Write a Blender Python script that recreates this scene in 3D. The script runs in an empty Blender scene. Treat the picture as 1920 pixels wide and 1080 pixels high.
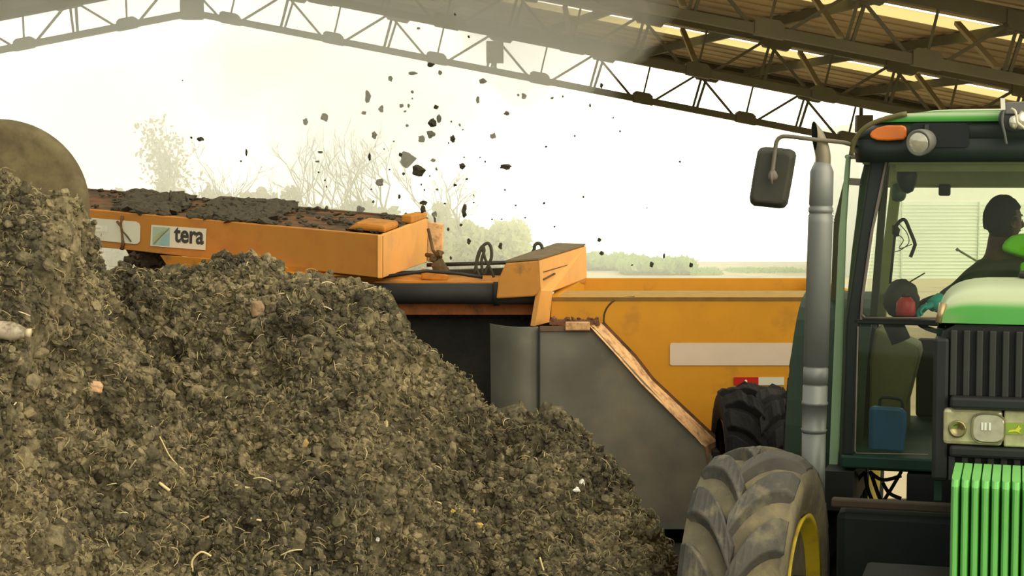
import bpy, bmesh, math, random
import numpy as np
from mathutils import Vector, Matrix
random.seed(7); rng = np.random.default_rng(11)
S = bpy.context.scene
COL = S.collection
# ---------------------------------------------------------------- camera
F = 3200.0; HZ = 330.0; CAMZ = 2.4
PITCH = math.atan((540 - HZ) / F)
cam_d = bpy.data.cameras.new('camera'); cam = bpy.data.objects.new('camera', cam_d); COL.objects.link(cam)
cam_d.sensor_width = 36.0; cam_d.lens = F / 1920 * 36; cam_d.clip_end = 400; cam_d.clip_start = 0.1
cam.location = (0, 0, CAMZ); cam.rotation_euler = (math.pi / 2 - PITCH, 0, 0)
S.camera = cam
S.view_settings.view_transform = 'Standard'; S.view_settings.look = 'None'
S.view_settings.exposure = 0.0; S.view_settings.gamma = 1.0; S.view_settings.use_curve_mapping = False
S.cycles.max_bounces = 8; S.cycles.volume_bounces = 1; S.cycles.transparent_max_bounces = 16
S.cycles.diffuse_bounces = 3; S.cycles.glossy_bounces = 3
S.cycles.use_adaptive_sampling = True; S.cycles.adaptive_threshold = 0.02
S.cycles.use_denoising = True
# ---------------------------------------------------------------- sky
W = bpy.data.worlds.new('sky'); S.world = W; W.use_nodes = True
nt = W.node_tree; nt.nodes.clear()
def N(nt, t, **k):
    n = nt.nodes.new(t)
    for a, b in k.items(): setattr(n, a, b)
    return n
L = nt.links
tc = N(nt, 'ShaderNodeTexCoord'); vm = N(nt, 'ShaderNodeVectorMath', operation='DOT_PRODUCT')
_sd = Vector((0.72, -0.60, 0.42)).normalized(); vm.inputs[1].default_value = _sd   # veiled sun, behind and right of the camera
L.new(tc.outputs['Generated'], vm.inputs[0])
mr = N(nt, 'ShaderNodeMapRange'); mr.interpolation_type = 'SMOOTHSTEP'
mr.inputs['From Min'].default_value = 0.35; mr.inputs['From Max'].default_value = 1.0
mr.inputs['To Min'].default_value = 0.0; mr.inputs['To Max'].default_value = 1.0
L.new(vm.outputs['Value'], mr.inputs['Value'])
mx = N(nt, 'ShaderNodeMixRGB'); mx.inputs[2].default_value = (3.2, 2.9, 2.3, 1)
# the low hazy sky straight ahead is far brighter than the sky behind the camera
vm2 = N(nt, 'ShaderNodeVectorMath', operation='DOT_PRODUCT'); vm2.inputs[1].default_value = Vector((0, 1, .08)).normalized(); L.new(tc.outputs['Generated'], vm2.inputs[0])
mr2 = N(nt, 'ShaderNodeMapRange'); mr2.interpolation_type = 'SMOOTHSTEP'; mr2.inputs['From Min'].default_value = .70; mr2.inputs['From Max'].default_value = .97; L.new(vm2.outputs['Value'], mr2.inputs['Value'])
mx0 = N(nt, 'ShaderNodeMixRGB'); mx0.inputs[1].default_value = (.62, .63, .57, 1); mx0.inputs[2].default_value = (3.5, 3.46, 2.55, 1); L.new(mr2.outputs[0], mx0.inputs[0])
L.new(mx0.outputs[0], mx.inputs[1]); L.new(mr.outputs[0], mx.inputs[0])
bg = N(nt, 'ShaderNodeBackground'); L.new(mx.outputs[0], bg.inputs[0]); bg.inputs[1].default_value = 1.0
wo = N(nt, 'ShaderNodeOutputWorld'); L.new(bg.outputs[0], wo.inputs[0])
# ---------------------------------------------------------------- projection helpers (a pixel of the photo at a depth -> a point of the place)
cp, sp = math.cos(PITCH), math.sin(PITCH)
def ray(px, py):
    a = (px - 960) / F; b = (540 - py) / F
    return Vector((a, cp + b * sp, -sp + b * cp))
def P(px, py, Y):
    d = ray(px, py); return Vector((0, 0, CAMZ)) + d * (Y / d.y)
TH = math.atan(955 / F); FW = Vector((math.sin(TH), math.cos(TH), 0)); RT = Vector((math.cos(TH), -math.sin(TH), 0)); UP = Vector((0, 0, 1))
def T(px, py, d):
    r = ray(px, py); return Vector((0, 0, CAMZ)) + r * (d / r.dot(FW))
def TL(u, d, z): return RT * u + FW * d + UP * z
def tuz(px, py, d):
    p = T(px, py, d); return p.dot(RT), p.z
# ---------------------------------------------------------------- materials
def s2l(c): return tuple(((v / 255) / 12.92 if v / 255 <= .04045 else ((v / 255 + .055) / 1.055) ** 2.4) for v in c)
MATS = {}
def mat(name, rgb, rough=.6, metal=0.0, var=.12, scale=6.0, dirt=None, damt=.5, dscale=3.0, bump=0.0, bscale=40, spec=.4, uptint=None):
    if name in MATS: return MATS[name]
    m = bpy.data.materials.new(name); m.use_nodes = True; t = m.node_tree; b = t.nodes['Principled BSDF']
    c = s2l(rgb); tcn = N(t, 'ShaderNodeTexCoord'); no = N(t, 'ShaderNodeTexNoise'); no.inputs['Scale'].default_value = scale; no.inputs['Detail'].default_value = 5
    t.links.new(tcn.outputs['Object'], no.inputs['Vector'])
    r = N(t, 'ShaderNodeValToRGB'); r.color_ramp.elements[0].position = .3; r.color_ramp.elements[1].position = .7
    r.color_ramp.elements[0].color = (*[v * (1 - var) for v in c], 1); r.color_ramp.elements[1].color = (*[min(1, v * (1 + var)) for v in c], 1)
    t.links.new(no.outputs['Fac'], r.inputs['Fac']); out = r.outputs['Color']
    if dirt:
        n2 = N(t, 'ShaderNodeTexNoise'); n2.inputs['Scale'].default_value = dscale; n2.inputs['Detail'].default_value = 9; n2.inputs['Roughness'].default_value = .65
        t.links.new(tcn.outputs['Object'], n2.inputs['Vector'])
        r2 = N(t, 'ShaderNodeValToRGB'); r2.color_ramp.elements[0].position = .62 - .35 * damt; r2.color_ramp.elements[1].position = .72 - .2 * damt
        r2.color_ramp.elements[1].color = (min(1, .35 + damt),) * 3 + (1,)
        t.links.new(n2.outputs['Fac'], r2.inputs['Fac'])
        mxn = N(t, 'ShaderNodeMixRGB'); mxn.inputs[2].default_value = (*s2l(dirt), 1)
        t.links.new(r2.outputs['Color'], mxn.inputs[0]); t.links.new(out, mxn.inputs[1]); out = mxn.outputs[0]
    if uptint:  # upward-facing faces blend to a paler tint
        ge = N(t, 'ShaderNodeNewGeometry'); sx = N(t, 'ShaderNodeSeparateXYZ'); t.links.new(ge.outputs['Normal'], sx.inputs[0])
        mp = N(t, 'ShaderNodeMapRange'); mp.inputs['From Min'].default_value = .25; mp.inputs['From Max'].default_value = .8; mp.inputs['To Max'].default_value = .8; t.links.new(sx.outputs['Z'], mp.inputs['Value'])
        mu = N(t, 'ShaderNodeMixRGB'); mu.inputs[2].default_value = (*s2l(uptint), 1); t.links.new(mp.outputs[0], mu.inputs[0]); t.links.new(out, mu.inputs[1]); out = mu.outputs[0]
    t.links.new(out, b.inputs['Base Color'])
    b.inputs['Roughness'].default_value = rough; b.inputs['Metallic'].default_value = metal; b.inputs['Specular IOR Level'].default_value = spec
    if bump:
        n3 = N(t, 'ShaderNodeTexNoise'); n3.inputs['Scale'].default_value = bscale; n3.inputs['Detail'].default_value = 6
        t.links.new(tcn.outputs['Object'], n3.inputs['Vector'])
        bp = N(t, 'ShaderNodeBump'); bp.inputs['Strength'].default_value = bump; bp.inputs['Distance'].default_value = .02
        t.links.new(n3.outputs['Fac'], bp.inputs['Height']); t.links.new(bp.outputs[0], b.inputs['Normal'])
    MATS[name] = m; return m
def glass_mat(name, tint, refl=.08, op=.0, film=(120, 130, 90)):
    m = bpy.data.materials.new(name); m.use_nodes = True; t = m.node_tree; t.nodes.clear()
    o = N(t, 'ShaderNodeOutputMaterial'); tr = N(t, 'ShaderNodeBsdfTransparent'); gl = N(t, 'ShaderNodeBsdfGlossy'); gl.inputs['Roughness'].default_value = .03
    tr.inputs[0].default_value = (*tint, 1); mi = N(t, 'ShaderNodeMixShader')
    fr = N(t, 'ShaderNodeLayerWeight'); fr.inputs[0].default_value = .25
    ma = N(t, 'ShaderNodeMath', operation='MULTIPLY_ADD'); ma.inputs[1].default_value = .6; ma.inputs[2].default_value = refl
    t.links.new(fr.outputs['Fresnel'], ma.inputs[0]); t.links.new(ma.outputs[0], mi.inputs[0])
    df = N(t, 'ShaderNodeBsdfDiffuse'); df.inputs[0].default_value = (*s2l(film), 1); m2 = N(t, 'ShaderNodeMixShader'); m2.inputs[0].default_value = op
    t.links.new(tr.outputs[0], m2.inputs[1]); t.links.new(df.outputs[0], m2.inputs[2])
    t.links.new(m2.outputs[0], mi.inputs[1]); t.links.new(gl.outputs[0], mi.inputs[2]); t.links.new(mi.outputs[0], o.inputs[0])
    MATS[name] = m; return m
def thin_mat(name, rgb, trans=.5):
    m = bpy.data.materials.new(name); m.use_nodes = True; t = m.node_tree; t.nodes.clear()
    o = N(t, 'ShaderNodeOutputMaterial'); d = N(t, 'ShaderNodeBsdfDiffuse'); tl = N(t, 'ShaderNodeBsdfTranslucent'); mi = N(t, 'ShaderNodeMixShader')
    mi.inputs[0].default_value = trans
    no = N(t, 'ShaderNodeTexNoise'); no.inputs['Scale'].default_value = 1.5
    r = N(t, 'ShaderNodeValToRGB'); c = s2l(rgb); r.color_ramp.elements[0].color = (*[v * .85 for v in c], 1); r.color_ramp.elements[1].color = (*[min(1, v * 1.1) for v in c], 1)
    t.links.new(no.outputs['Fac'], r.inputs['Fac'])
    for q in (d, tl): t.links.new(r.outputs[0], q.inputs[0])
    t.links.new(d.outputs[0], mi.inputs[1]); t.links.new(tl.outputs[0], mi.inputs[2]); t.links.new(mi.outputs[0], o.inputs[0])
    MATS[name] = m; return m
# ---------------------------------------------------------------- object helpers
def tag(o, label=None, cat=None, group=None, kind=None):
    if label: o['label'] = label
    if cat: o['category'] = cat
    if group: o['group'] = group
    if kind: o['kind'] = kind
    return o
def empty(name, loc, label=None, cat=None, group=None, kind=None):
    o = bpy.data.objects.new(name, None); COL.objects.link(o); o.location = loc; o.empty_display_size = .2
    return tag(o, label, cat, group, kind)
WL = {}
class MB:
    def __init__(s): s.v = []; s.f = []; s.sm = []
    def add(s, vs, fs, smooth=False):
        b = len(s.v); s.v += [tuple(p) for p in vs]; s.f += [tuple(i + b for i in f) for f in fs]; s.sm += [smooth] * len(fs); return s
    def hexa(s, a, b):       # two quads (near, far), same winding
        return s.prism2(a, b)
    def prism2(s, A, B, smooth=False):
        n = len(A); fs = [tuple(range(n)), tuple(range(2 * n - 1, n - 1, -1))]
        for i in range(n):
            j = (i + 1) % n; fs.append((i, i + n, j + n, j))
        return s.add(list(A) + list(B), fs, smooth)
    def prism(s, A, off): return s.prism2(A, [Vector(p) + Vector(off) for p in A])
    def box(s, x0, x1, y0, y1, z0, z1, fr=None):
        g = fr or (lambda a, b, c: Vector((a, b, c)))
        A = [g(x0, y0, z0), g(x1, y0, z0), g(x1, y0, z1), g(x0, y0, z1)]; B = [g(x0, y1, z0), g(x1, y1, z0), g(x1, y1, z1), g(x0, y1, z1)]
        return s.prism2(A, B)
    def bar(s, p, q, w, h, up=UP):
        p, q = Vector(p), Vector(q); d = (q - p).normalized(); r = d.cross(up)
        if r.length < 1e-4: r = d.cross(Vector((0, 1, 0)))
        r.normalize(); u = r.cross(d)
        c = [r * (sx * w / 2) + u * (sy * h / 2) for sx, sy in ((-1, -1), (1, -1), (1, 1), (-1, 1))]
        return s.prism2([p + k for k in c], [q + k for k in c])
    def tube(s, pts, r, n=10, caps=True, smooth=True):
        pts = [Vector(p) for p in pts]; rs = r if isinstance(r, (list, tuple)) else [r] * len(pts)
        vs = []; fs = []; ref = None
        for i, p in enumerate(pts):
            d = (pts[min(i + 1, len(pts) - 1)] - pts[max(i - 1, 0)]).normalized()
            if ref is None:
                ref = d.cross(UP) if abs(d.z) < .9 else d.cross(Vector((0, 1, 0)))
            a = (ref - d * ref.dot(d)).normalized(); ref = a; b = d.cross(a)
            for k in range(n):
                t = 2 * math.pi * k / n; vs.append(p + (a * math.cos(t) + b * math.sin(t)) * rs[i])
        for i in range(len(pts) - 1):
            for k in range(n):
                j = (k + 1) % n; fs.append((i * n + k, i * n + j, (i + 1) * n + j, (i + 1) * n + k))
        if caps: fs.append(tuple(range(n - 1, -1, -1))); fs.append(tuple((len(pts) - 1) * n + k for k in range(n)))
        s.add(vs, fs, smooth); return s
    def lathe(s, o, ax, prof, n=48, smooth=True):     # prof: (distance along axis, radius)
        o = Vector(o); ax = Vector(ax).normalized(); a = ax.cross(UP)
        if a.length < 1e-3: a = Vector((1, 0, 0))
        a.normalize(); b = ax.cross(a); vs = []; fs = []
        for (t, r) in prof:
            for k in range(n):
                q = 2 * math.pi * k / n; vs.append(o + ax * t + (a * math.cos(q) + b * math.sin(q)) * r)
        m = len(prof)
        for i in range(m - 1):
            for k in range(n):
                j = (k + 1) % n; fs.append((i * n + k, i * n + j, (i + 1) * n + j, (i + 1) * n + k))
        if prof[0][1] > 1e-6: fs.append(tuple(range(n - 1, -1, -1)))
        if prof[-1][1] > 1e-6: fs.append(tuple((m - 1) * n + k for k in range(n)))
        s.add(vs, fs, smooth); return s
    def blob(s, c, rad, seed=0, rough=.25, sub=2, smooth=False, rot=True):
        bm = bmesh.new(); bmesh.ops.create_icosphere(bm, subdivisions=sub, radius=1); rr = random.Random(seed)
        ph = [rr.uniform(0, 6.28) for _ in range(9)]; M = Matrix.Rotation(rr.uniform(0, 6.28) if rot else 0, 3, Vector((rr.uniform(-1, 1), rr.uniform(-1, 1), rr.uniform(-1, 1) + .01)).normalized())
        rad = Vector(rad) if hasattr(rad, '__len__') else Vector((rad,) * 3)
        vs = []
        for v in bm.verts:
            p = v.co; k = 1 + rough * (math.sin(3.1 * p.x + ph[0]) * math.sin(2.7 * p.y + ph[1]) + .6 * math.sin(5.3 * p.z + ph[2] + 2 * p.x) + .4 * math.sin(9 * p.y + ph[3]) * math.sin(8 * p.z + ph[4])) + rr.uniform(-rough, rough) * .35
            q = M @ (p * k); vs.append(Vector(c) + Vector((q.x * rad.x, q.y * rad.y, q.z * rad.z)))
        fs = [tuple(v.index for v in f.verts) for f in bm.faces]; bm.free()
        return s.add(vs, fs, smooth)
    def build(s, name, m, parent=None, bevel=0, subd=0, seg=2):
        org = Vector((0, 0, 0))
        if parent is not None: org = WL.get(parent, Vector(parent.location))
        me = bpy.data.meshes.new(name); me.from_pydata([tuple(Vector(p) - org) for p in s.v], [], s.f); me.update()
        me.polygons.foreach_set('use_smooth', s.sm)
        bm = bmesh.new(); bm.from_mesh(me); bmesh.ops.recalc_face_normals(bm, faces=bm.faces); bm.to_mesh(me); bm.free()
        if m: me.materials.append(m)
        o = bpy.data.objects.new(name, me); COL.objects.link(o)
        if parent is not None: o.parent = parent; WL[o] = org
        if bevel:
            b = o.modifiers.new('bevel', 'BEVEL'); b.width = bevel; b.segments = seg; b.limit_method = 'ANGLE'; b.angle_limit = math.radians(35)
        if subd:
            b = o.modifiers.new('sub', 'SUBSURF'); b.levels = subd; b.render_levels = subd
        return o
def top(mb, name, m, label, cat, group=None, kind=None, origin=None, **k):
    """a thing that is one mesh: its origin is put at its own base"""
    xs = np.array([tuple(p) for p in mb.v]); org = Vector(origin) if origin else Vector((float(xs[:, 0].mean()), float(xs[:, 1].mean()), float(xs[:, 2].min())))
    mb.v = [tuple(Vector(p) - org) for p in mb.v]; o = mb.build(name, m, None, **k); o.location = org
    return tag(o, label, cat, group, kind)
def smooth_path(pts, n=6):
    pts = [Vector(p) for p in pts]; out = []
    for i in range(len(pts) - 1):
        p0 = pts[max(i - 1, 0)]; p1 = pts[i]; p2 = pts[i + 1]; p3 = pts[min(i + 2, len(pts) - 1)]
        for k in range(n):
            t = k / n; out.append(.5 * ((2 * p1) + (p2 - p0) * t + (2 * p0 - 5 * p1 + 4 * p2 - p3) * t * t + (3 * p1 - p0 - 3 * p2 + p3) * t ** 3))
    out.append(pts[-1]); return out
def text_mesh(body, size, M, name, m, parent, depth=.002, bold=.0):
    cu = bpy.data.curves.new(name, 'FONT'); cu.body = body; cu.size = size; cu.extrude = depth; cu.offset = bold; cu.align_x = 'LEFT'; cu.align_y = 'BOTTOM'
    o = bpy.data.objects.new(name, cu); dg = bpy.context.evaluated_depsgraph_get(); COL.objects.link(o); dg.update()
    me = bpy.data.meshes.new_from_object(o.evaluated_get(dg)); COL.objects.unlink(o); bpy.data.objects.remove(o)
    org = WL.get(parent, Vector(parent.location)); me.transform(Matrix.Translation(-org) @ M); me.materials.clear(); me.materials.append(m)
    o = bpy.data.objects.new(name, me); COL.objects.link(o); o.parent = parent; WL[o] = org; return o
# materials
ORANGE = mat('orange_paint', (216, 150, 32), .5, var=.05, dirt=(170, 118, 48), damt=.08, dscale=4)
ORANGE2 = mat('dusty_orange_paint', (200, 132, 40), .6, var=.08, dirt=(140, 100, 60), damt=.35, dscale=7)
ORANGE3 = mat('lit_pale_orange_paint', (232, 182, 124), .7, var=.10, dirt=(140, 100, 70), damt=.45, dscale=14)  # light on the flange painted in as paler orange; dirt blotches are real
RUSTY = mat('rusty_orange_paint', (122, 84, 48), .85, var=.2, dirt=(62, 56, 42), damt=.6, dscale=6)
CAKED = mat('caked_soil', (72, 66, 50), .95, var=.3, scale=30, bump=.6)
DUSTTOP = mat('dusty_steel', (120, 105, 78), .9, var=.2, scale=9)
RUBBER = mat('black_rubber', (38, 38, 34), .7, var=.2)
DARKM = mat('dark_steel', (42, 42, 38), .6, var=.2)
PLATE = mat('dusty_grey_plate', (116, 114, 100), .75, var=.28, scale=2.2, dirt=(146, 134, 110), damt=.4, dscale=1.3)
STEELD = mat('truss_steel', (92, 86, 62), .75, var=.15, scale=2)
ROOFM = mat('roof_sheet', (168, 148, 116), .8, var=.14, scale=.8, dirt=(128, 112, 84), damt=.4, dscale=.7)
GREEN = mat('green_paint', (92, 176, 82), .38, var=.05, dirt=(150, 165, 120), damt=.22, dscale=3, uptint=(206, 208, 172))
GREENL = mat('dusty_green_paint', (160, 192, 148), .6, var=.08)
GREENW = mat('bright_green_weight', (122, 204, 106), .4, var=.05)
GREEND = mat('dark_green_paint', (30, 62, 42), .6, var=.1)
BLK = mat('black_plastic', (34, 38, 36), .55, var=.15)
GRILL = mat('dark_grille', (52, 54, 50), .6, var=.15)
PILLAR = mat('dark_cab_pillar', (38, 46, 42), .5, var=.1)
OLIVE = mat('olive_lining', (176, 178, 124), .8, var=.1)
STACKM = mat('grey_exhaust_steel', (142, 146, 140), .45, metal=.3, var=.08)
MIRM = mat('mirror_housing', (66, 66, 54), .6, var=.1)
LENS = mat('clear_lens', (215, 210, 165), .12, metal=.35, var=.2, scale=25, spec=.8)
LENS2 = mat('lamp_glass', (235, 232, 205), .08, metal=.5, var=.12, scale=30, spec=.9)
AMBER = mat('amber_lens', (214, 112, 22), .2, var=.15, scale=10, spec=.7)
YEL = mat('yellow_rim', (214, 186, 40), .5, var=.08, dirt=(150, 130, 70), damt=.35, dscale=8)
TYRE = mat('dusty_tyre_rubber', (116, 108, 86), .9, var=.18, scale=6, dirt=(150, 138, 100), damt=.4, dscale=5, bump=.3)
LUG = mat('tread_lug_rubber', (86, 84, 76), .85, var=.2, scale=8, dirt=(140, 130, 102), damt=.3, dscale=7, bump=.2)
TYRED = mat('dark_tyre_rubber', (25, 24, 21), .85, var=.25, scale=9, bump=.3)
STICK = mat('sticker_white', (226, 222, 196), .6, var=.04)
STICKG = mat('reflective_strip', (226, 205, 180), .5, var=.03)
REDM = mat('red_strip', (190, 34, 26), .5, var=.05)
TEAL = mat('logo_teal', (176, 192, 164), .6, var=.04)
TEAL2 = mat('logo_blue', (150, 186, 182), .6, var=.04)
INK = mat('ink_grey', (62, 60, 56), .6, var=.05)
GLASS = glass_mat('cab_glass', (.86, .93, .80), .02, .06)
# ---------------------------------------------------------------- ground
g = MB(); g.box(-60, 60, -6, 12.6, -.4, 0)
tag(g.build('floor', mat('soiled_floor', (58, 54, 44), .95, var=.25, scale=2)), 'dark soil covered floor under the heap and machines', 'floor', kind='structure')
g = MB(); g.box(-60, 60, 12.6, 48, -.4, 0)
FLOORM = mat('dusty_concrete', (206, 194, 160), .9, var=.1, scale=.4, dirt=(150, 135, 100), damt=.25, dscale=.5)
tag(g.build('floor', FLOORM), 'pale dusty concrete yard floor running out of the shed', 'floor', kind='structure')
# ---------------------------------------------------------------- shed roof: three frames, sheets, skylights, purlins
AX0, YA, YB, YC = P(360, 22, 30).x, 30.0, 24.6, 19.6
ZAP = P(360, 24, 30).z; SK = .221; SLP = .192; XR, XL = 9.6, -17.0
def axr(y): return AX0 + (YA - y) * SK
def zlow(x, y): return ZAP - SLP * abs(x - axr(y))
DEP = .70
def truss(Y, phase, label):
    root = empty('roof_truss', (axr(Y), Y, 0), label, 'roof truss', kind='structure')
    ax = axr(Y)
    lo = MB(); hi = MB()
    for xe in (XL, XR):
        for mb, dz, h in ((lo, 0, .11), (hi, DEP, .17)):
            mb.bar((ax, Y, zlow(ax, Y) + dz), (xe, Y, zlow(xe, Y) + dz), .16, h)
    lo.build('lower_chord', STEELD, root); hi.build('upper_chord', STEELD, root)
    kp = MB(); kp.box(ax - .2, ax + .2, Y - .09, Y + .09, zlow(ax, Y) - .12, zlow(ax, Y) + DEP + .1); kp.build('ridge_plate', STEELD, root, bevel=.03)
    step = 1.80; k0 = int(math.floor((XL - phase) / step)) + 1; x = phase + k0 * step
    while x < XR - .3:
        if abs(x - ax) > .35:
            zl = zlow(x, Y); sg = 1 if x > ax else -1; n = Vector((sg * SLP, 0, 1)).normalized()
            gl = MB(); w = .17
            pa = [Vector((x + q, Y - .1, zlow(x + q, Y) + e)) for q, e in ((-w, -.07), (w, -.07), (w, .09), (w * .7, .13), (-w * .7, .13), (-w, .09))]
            gl.prism(pa, (0, .2, 0)); gl.build('gusset_plate', STEELD, root)
            wb = MB(); t = .035
            def ok(a): return XL < a < XR
            for q, tt in ((-step / 2, .04), (step / 2, .04), (.06, .03)):
                xu = x + q + n.x * .4; xb = x + (.22 if q > .1 else -.22 if q < -.1 else .0)
                if ok(xu): wb.bar((xb, Y, zlow(xb, Y) + .04), (xu, Y, zlow(xu, Y) + DEP - .06), tt, tt)
            wb.build('web_diagonal', STEELD, root)
            xm = x + step / 2
            if ok(xm) and abs(xm - ax) > .3:
                vp = MB(); vp.bar((xm - .03, Y, zlow(xm, Y)), (xm + .03 + n.x * DEP, Y - .03, zlow(xm, Y) + DEP), .035, .04)
                vp.bar((xm + .04, Y, zlow(xm, Y)), (xm + .13 + n.x * DEP, Y + .03, zlow(xm, Y) + DEP), .035, .04)
                gx = xm + .08 + n.x * DEP; pb = [Vector((gx + q, Y - .1, zlow(gx + q, Y) + DEP + e)) for q, e in ((-.22, -.1), (-.17, -.16), (.17, -.16), (.22, -.1), (.22, .06), (-.22, .06))]
                vp.prism(pb, (0, .2, 0)); vp.build('web_post', STEELD, root)
        x += step
    for xe in (XL, XR):
        c = MB(); c.box(xe - .15, xe + .15, Y - .15, Y + .15, 0, zlow(xe, Y) + DEP); c.build('column', STEELD, root)
    return root
truss(YA, P(1205, 190, YA).x, 'farthest roof truss, hazy grey steel across the open gable end')
truss(YB, P(1543, 170, YB).x, 'middle roof truss of dark steel below the skylight strip')
truss(YC, P(1737, 87, YC).x, 'nearest roof truss of dark steel at the top right')
ROOFZ = DEP + .21
Y0R = 16.0
def roof_piece(name, m, ya, yb, thick=.03, kind_label=None, lab=None):
    mb = MB()
    for (xa, xb) in ((None, XL - .5), (None, XR + .5)):
        A = []
        for y in (ya, yb):
            a = axr(y); A.append(Vector((a, y, ZAP + ROOFZ))); A.append(Vector((xb, y, zlow(xb, y) + ROOFZ)))
        q = [A[0], A[1], A[3], A[2]]
        # corrugation lives in the geometry as shallow ribs that run down the slope
        n = max(2, int((yb - ya) / .25)); nm = []
        for i in range(n):
            t0, t1 = i / n, (i + 1) / n; h = .02 if i % 2 else 0
            p0 = q[0].lerp(q[3], t0); p1 = q[1].lerp(q[2], t0); p2 = q[1].lerp(q[2], t1); p3 = q[0].lerp(q[3], t1)
            nm = [v + Vector((0, 0, h)) for v in (p0, p1, p2, p3)]
            mb.prism2(nm, [v + Vector((0, 0, thick)) for v in nm])
    return tag(mb.build(name, m), lab, kind_label, kind='structure')
SKY = thin_mat('translucent_sheet', (250, 228, 160), .72)
sky_spans = [(21.55, 22.35), (27.0, 27.75), (17.2, 18.0)]
edges = [Y0R]; 
for a, b in sorted(sky_spans): edges += [a, b]
edges.append(YA + 1.3)
for i in range(0, len(edges), 2):
    roof_piece('ceiling', ROOFM, edges[i], edges[i + 1], lab=['brown roof sheeting nearest the camera', 'brown roof sheeting between the first two skylight strips', 'brown roof sheeting between the second and third skylight strips', 'roof sheeting at the hazy far gable'][i // 2], kind_label='ceiling')
for i, (a, b) in enumerate(sorted(sky_spans)):
    mb = MB()
    for xb in (XL - .5, XR + .5):
        q = [Vector((axr(a), a, ZAP + ROOFZ)), Vector((xb, a, zlow(xb, a) + ROOFZ)), Vector((xb, b, zlow(xb, b) + ROOFZ)), Vector((axr(b), b, ZAP + ROOFZ))]
        mb.add(q, [(0, 1, 2, 3)])
    tag(mb.build('window_%d' % (i + 1), SKY), ['skylight strip nearest the camera', 'bright skylight strip above the middle roof truss', 'bright skylight strip behind the middle roof truss'][i], 'skylight', kind='structure')
STEELL = mat('pale_brace', (176, 160, 118), .8, var=.1)
px_ = [k * 1.8 for k in range(-9, 9)]
for o_ in px_:
    y0, y1 = Y0R, YA + .3
    def pt(y, dz): 
        x = P(1543, 170, YB).x + .9 + o_ + (YB - y) * SK
        return Vector((x, y, zlow(x, y) + dz))
    if not (XL < pt(YA, 0).x < XR + 0 and pt(Y0R, 0).x < XR + 2): continue
    mb = MB(); mb.bar(pt(y0, DEP + .13), pt(y1, DEP + .13), .07, .13); tag(mb.build('purlin', STEELD), 'dark steel purlin running front to back under the roof sheets', 'purlin', 'roof purlins', 'structure')
mb = MB()
for xe in (XL - .4, XR + .4): mb.bar((axr(YA), YA + .3, ZAP + DEP + .14), (xe, YA + .3, zlow(xe, YA) + DEP + .14), .05, .10)
tag(mb.build('trim_1', STEELD), 'sloping edge trim along the far gable', 'trim', kind='structure')
# knee braces between the upper chord and the purlins
kb = 0
for Y in (YB, YC):
    for k in range(-2, 5):
        x = P(1543, 170, YB).x + k * 1.8 * 1.0 + (YB - Y) * SK
        if x > XR - .5: continue
        mb = MB(); mb.bar((x, Y + .05, zlow(x, Y) + .08), (x + .25 - .3, Y + 1.7, zlow(x, Y + 1.7) + DEP + .12), .075, .05)
        tag(mb.build('knee_brace', STEELL), 'pale diagonal brace between a roof truss and a purlin', 'brace', 'knee braces under the roof', 'structure')
def fixture(px, py, w, h, Y, label):
    c = P(px, py, Y); mb = MB(); ww = w / F * Y / 2; hh = h / F * Y / 2
    mb.box(c.x - ww, c.x + ww, Y - .1, Y + .1, c.z - hh, c.z + hh); mb.box(c.x - .04, c.x + .04, Y - .02, Y + .30, c.z + hh - .04, c.z + hh); mb.box(c.x - .03, c.x + .03, YA - .02, YA + .04, min(c.z, zlow(c.x, YA)) - .0, zlow(c.x, YA) + DEP)
    top(mb, 'floodlight', STEELD, label, 'floodlight', bevel=.01)
fixture(928, 98, 32, 40, YA - .25, 'square floodlight fixed on the hazy far roof truss')
fixture(1620, 232, 30, 32, YA - .25, 'square floodlight on the far truss beside the tractor cab roof')
# ---------------------------------------------------------------- far building seen through the cab, bushes and bare trees
mb = MB(); z1 = P(1700, 378, 40).z; x0 = P(1610, 400, 40).x
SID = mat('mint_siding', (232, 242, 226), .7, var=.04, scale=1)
n = 22
for i in range(n):
    a, b = z1 * i / n, z1 * (i + 1) / n
    mb.prism([Vector((x0, 40, a)), Vector((x0, 40.0, b)), Vector((x0, 40.05, b)), Vector((x0, 40.02, a))], (16, 0, 0)); 
    mb.box(x0, x0 + 16, 39.97, 40.0, a, a + .015)
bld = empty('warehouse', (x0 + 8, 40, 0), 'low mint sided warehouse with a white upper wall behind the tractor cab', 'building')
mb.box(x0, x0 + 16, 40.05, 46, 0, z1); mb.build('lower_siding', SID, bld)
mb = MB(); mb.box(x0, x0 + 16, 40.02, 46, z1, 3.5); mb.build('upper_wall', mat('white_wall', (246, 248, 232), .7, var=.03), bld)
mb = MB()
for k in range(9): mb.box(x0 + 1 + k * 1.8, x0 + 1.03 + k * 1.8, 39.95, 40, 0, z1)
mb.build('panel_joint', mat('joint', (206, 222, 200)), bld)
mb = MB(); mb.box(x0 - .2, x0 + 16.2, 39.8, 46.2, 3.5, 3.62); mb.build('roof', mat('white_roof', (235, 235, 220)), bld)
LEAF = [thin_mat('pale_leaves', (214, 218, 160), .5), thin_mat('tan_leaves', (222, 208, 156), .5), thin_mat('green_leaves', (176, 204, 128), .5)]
BARK = mat('pale_bark', (188, 182, 150), .9)
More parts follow.
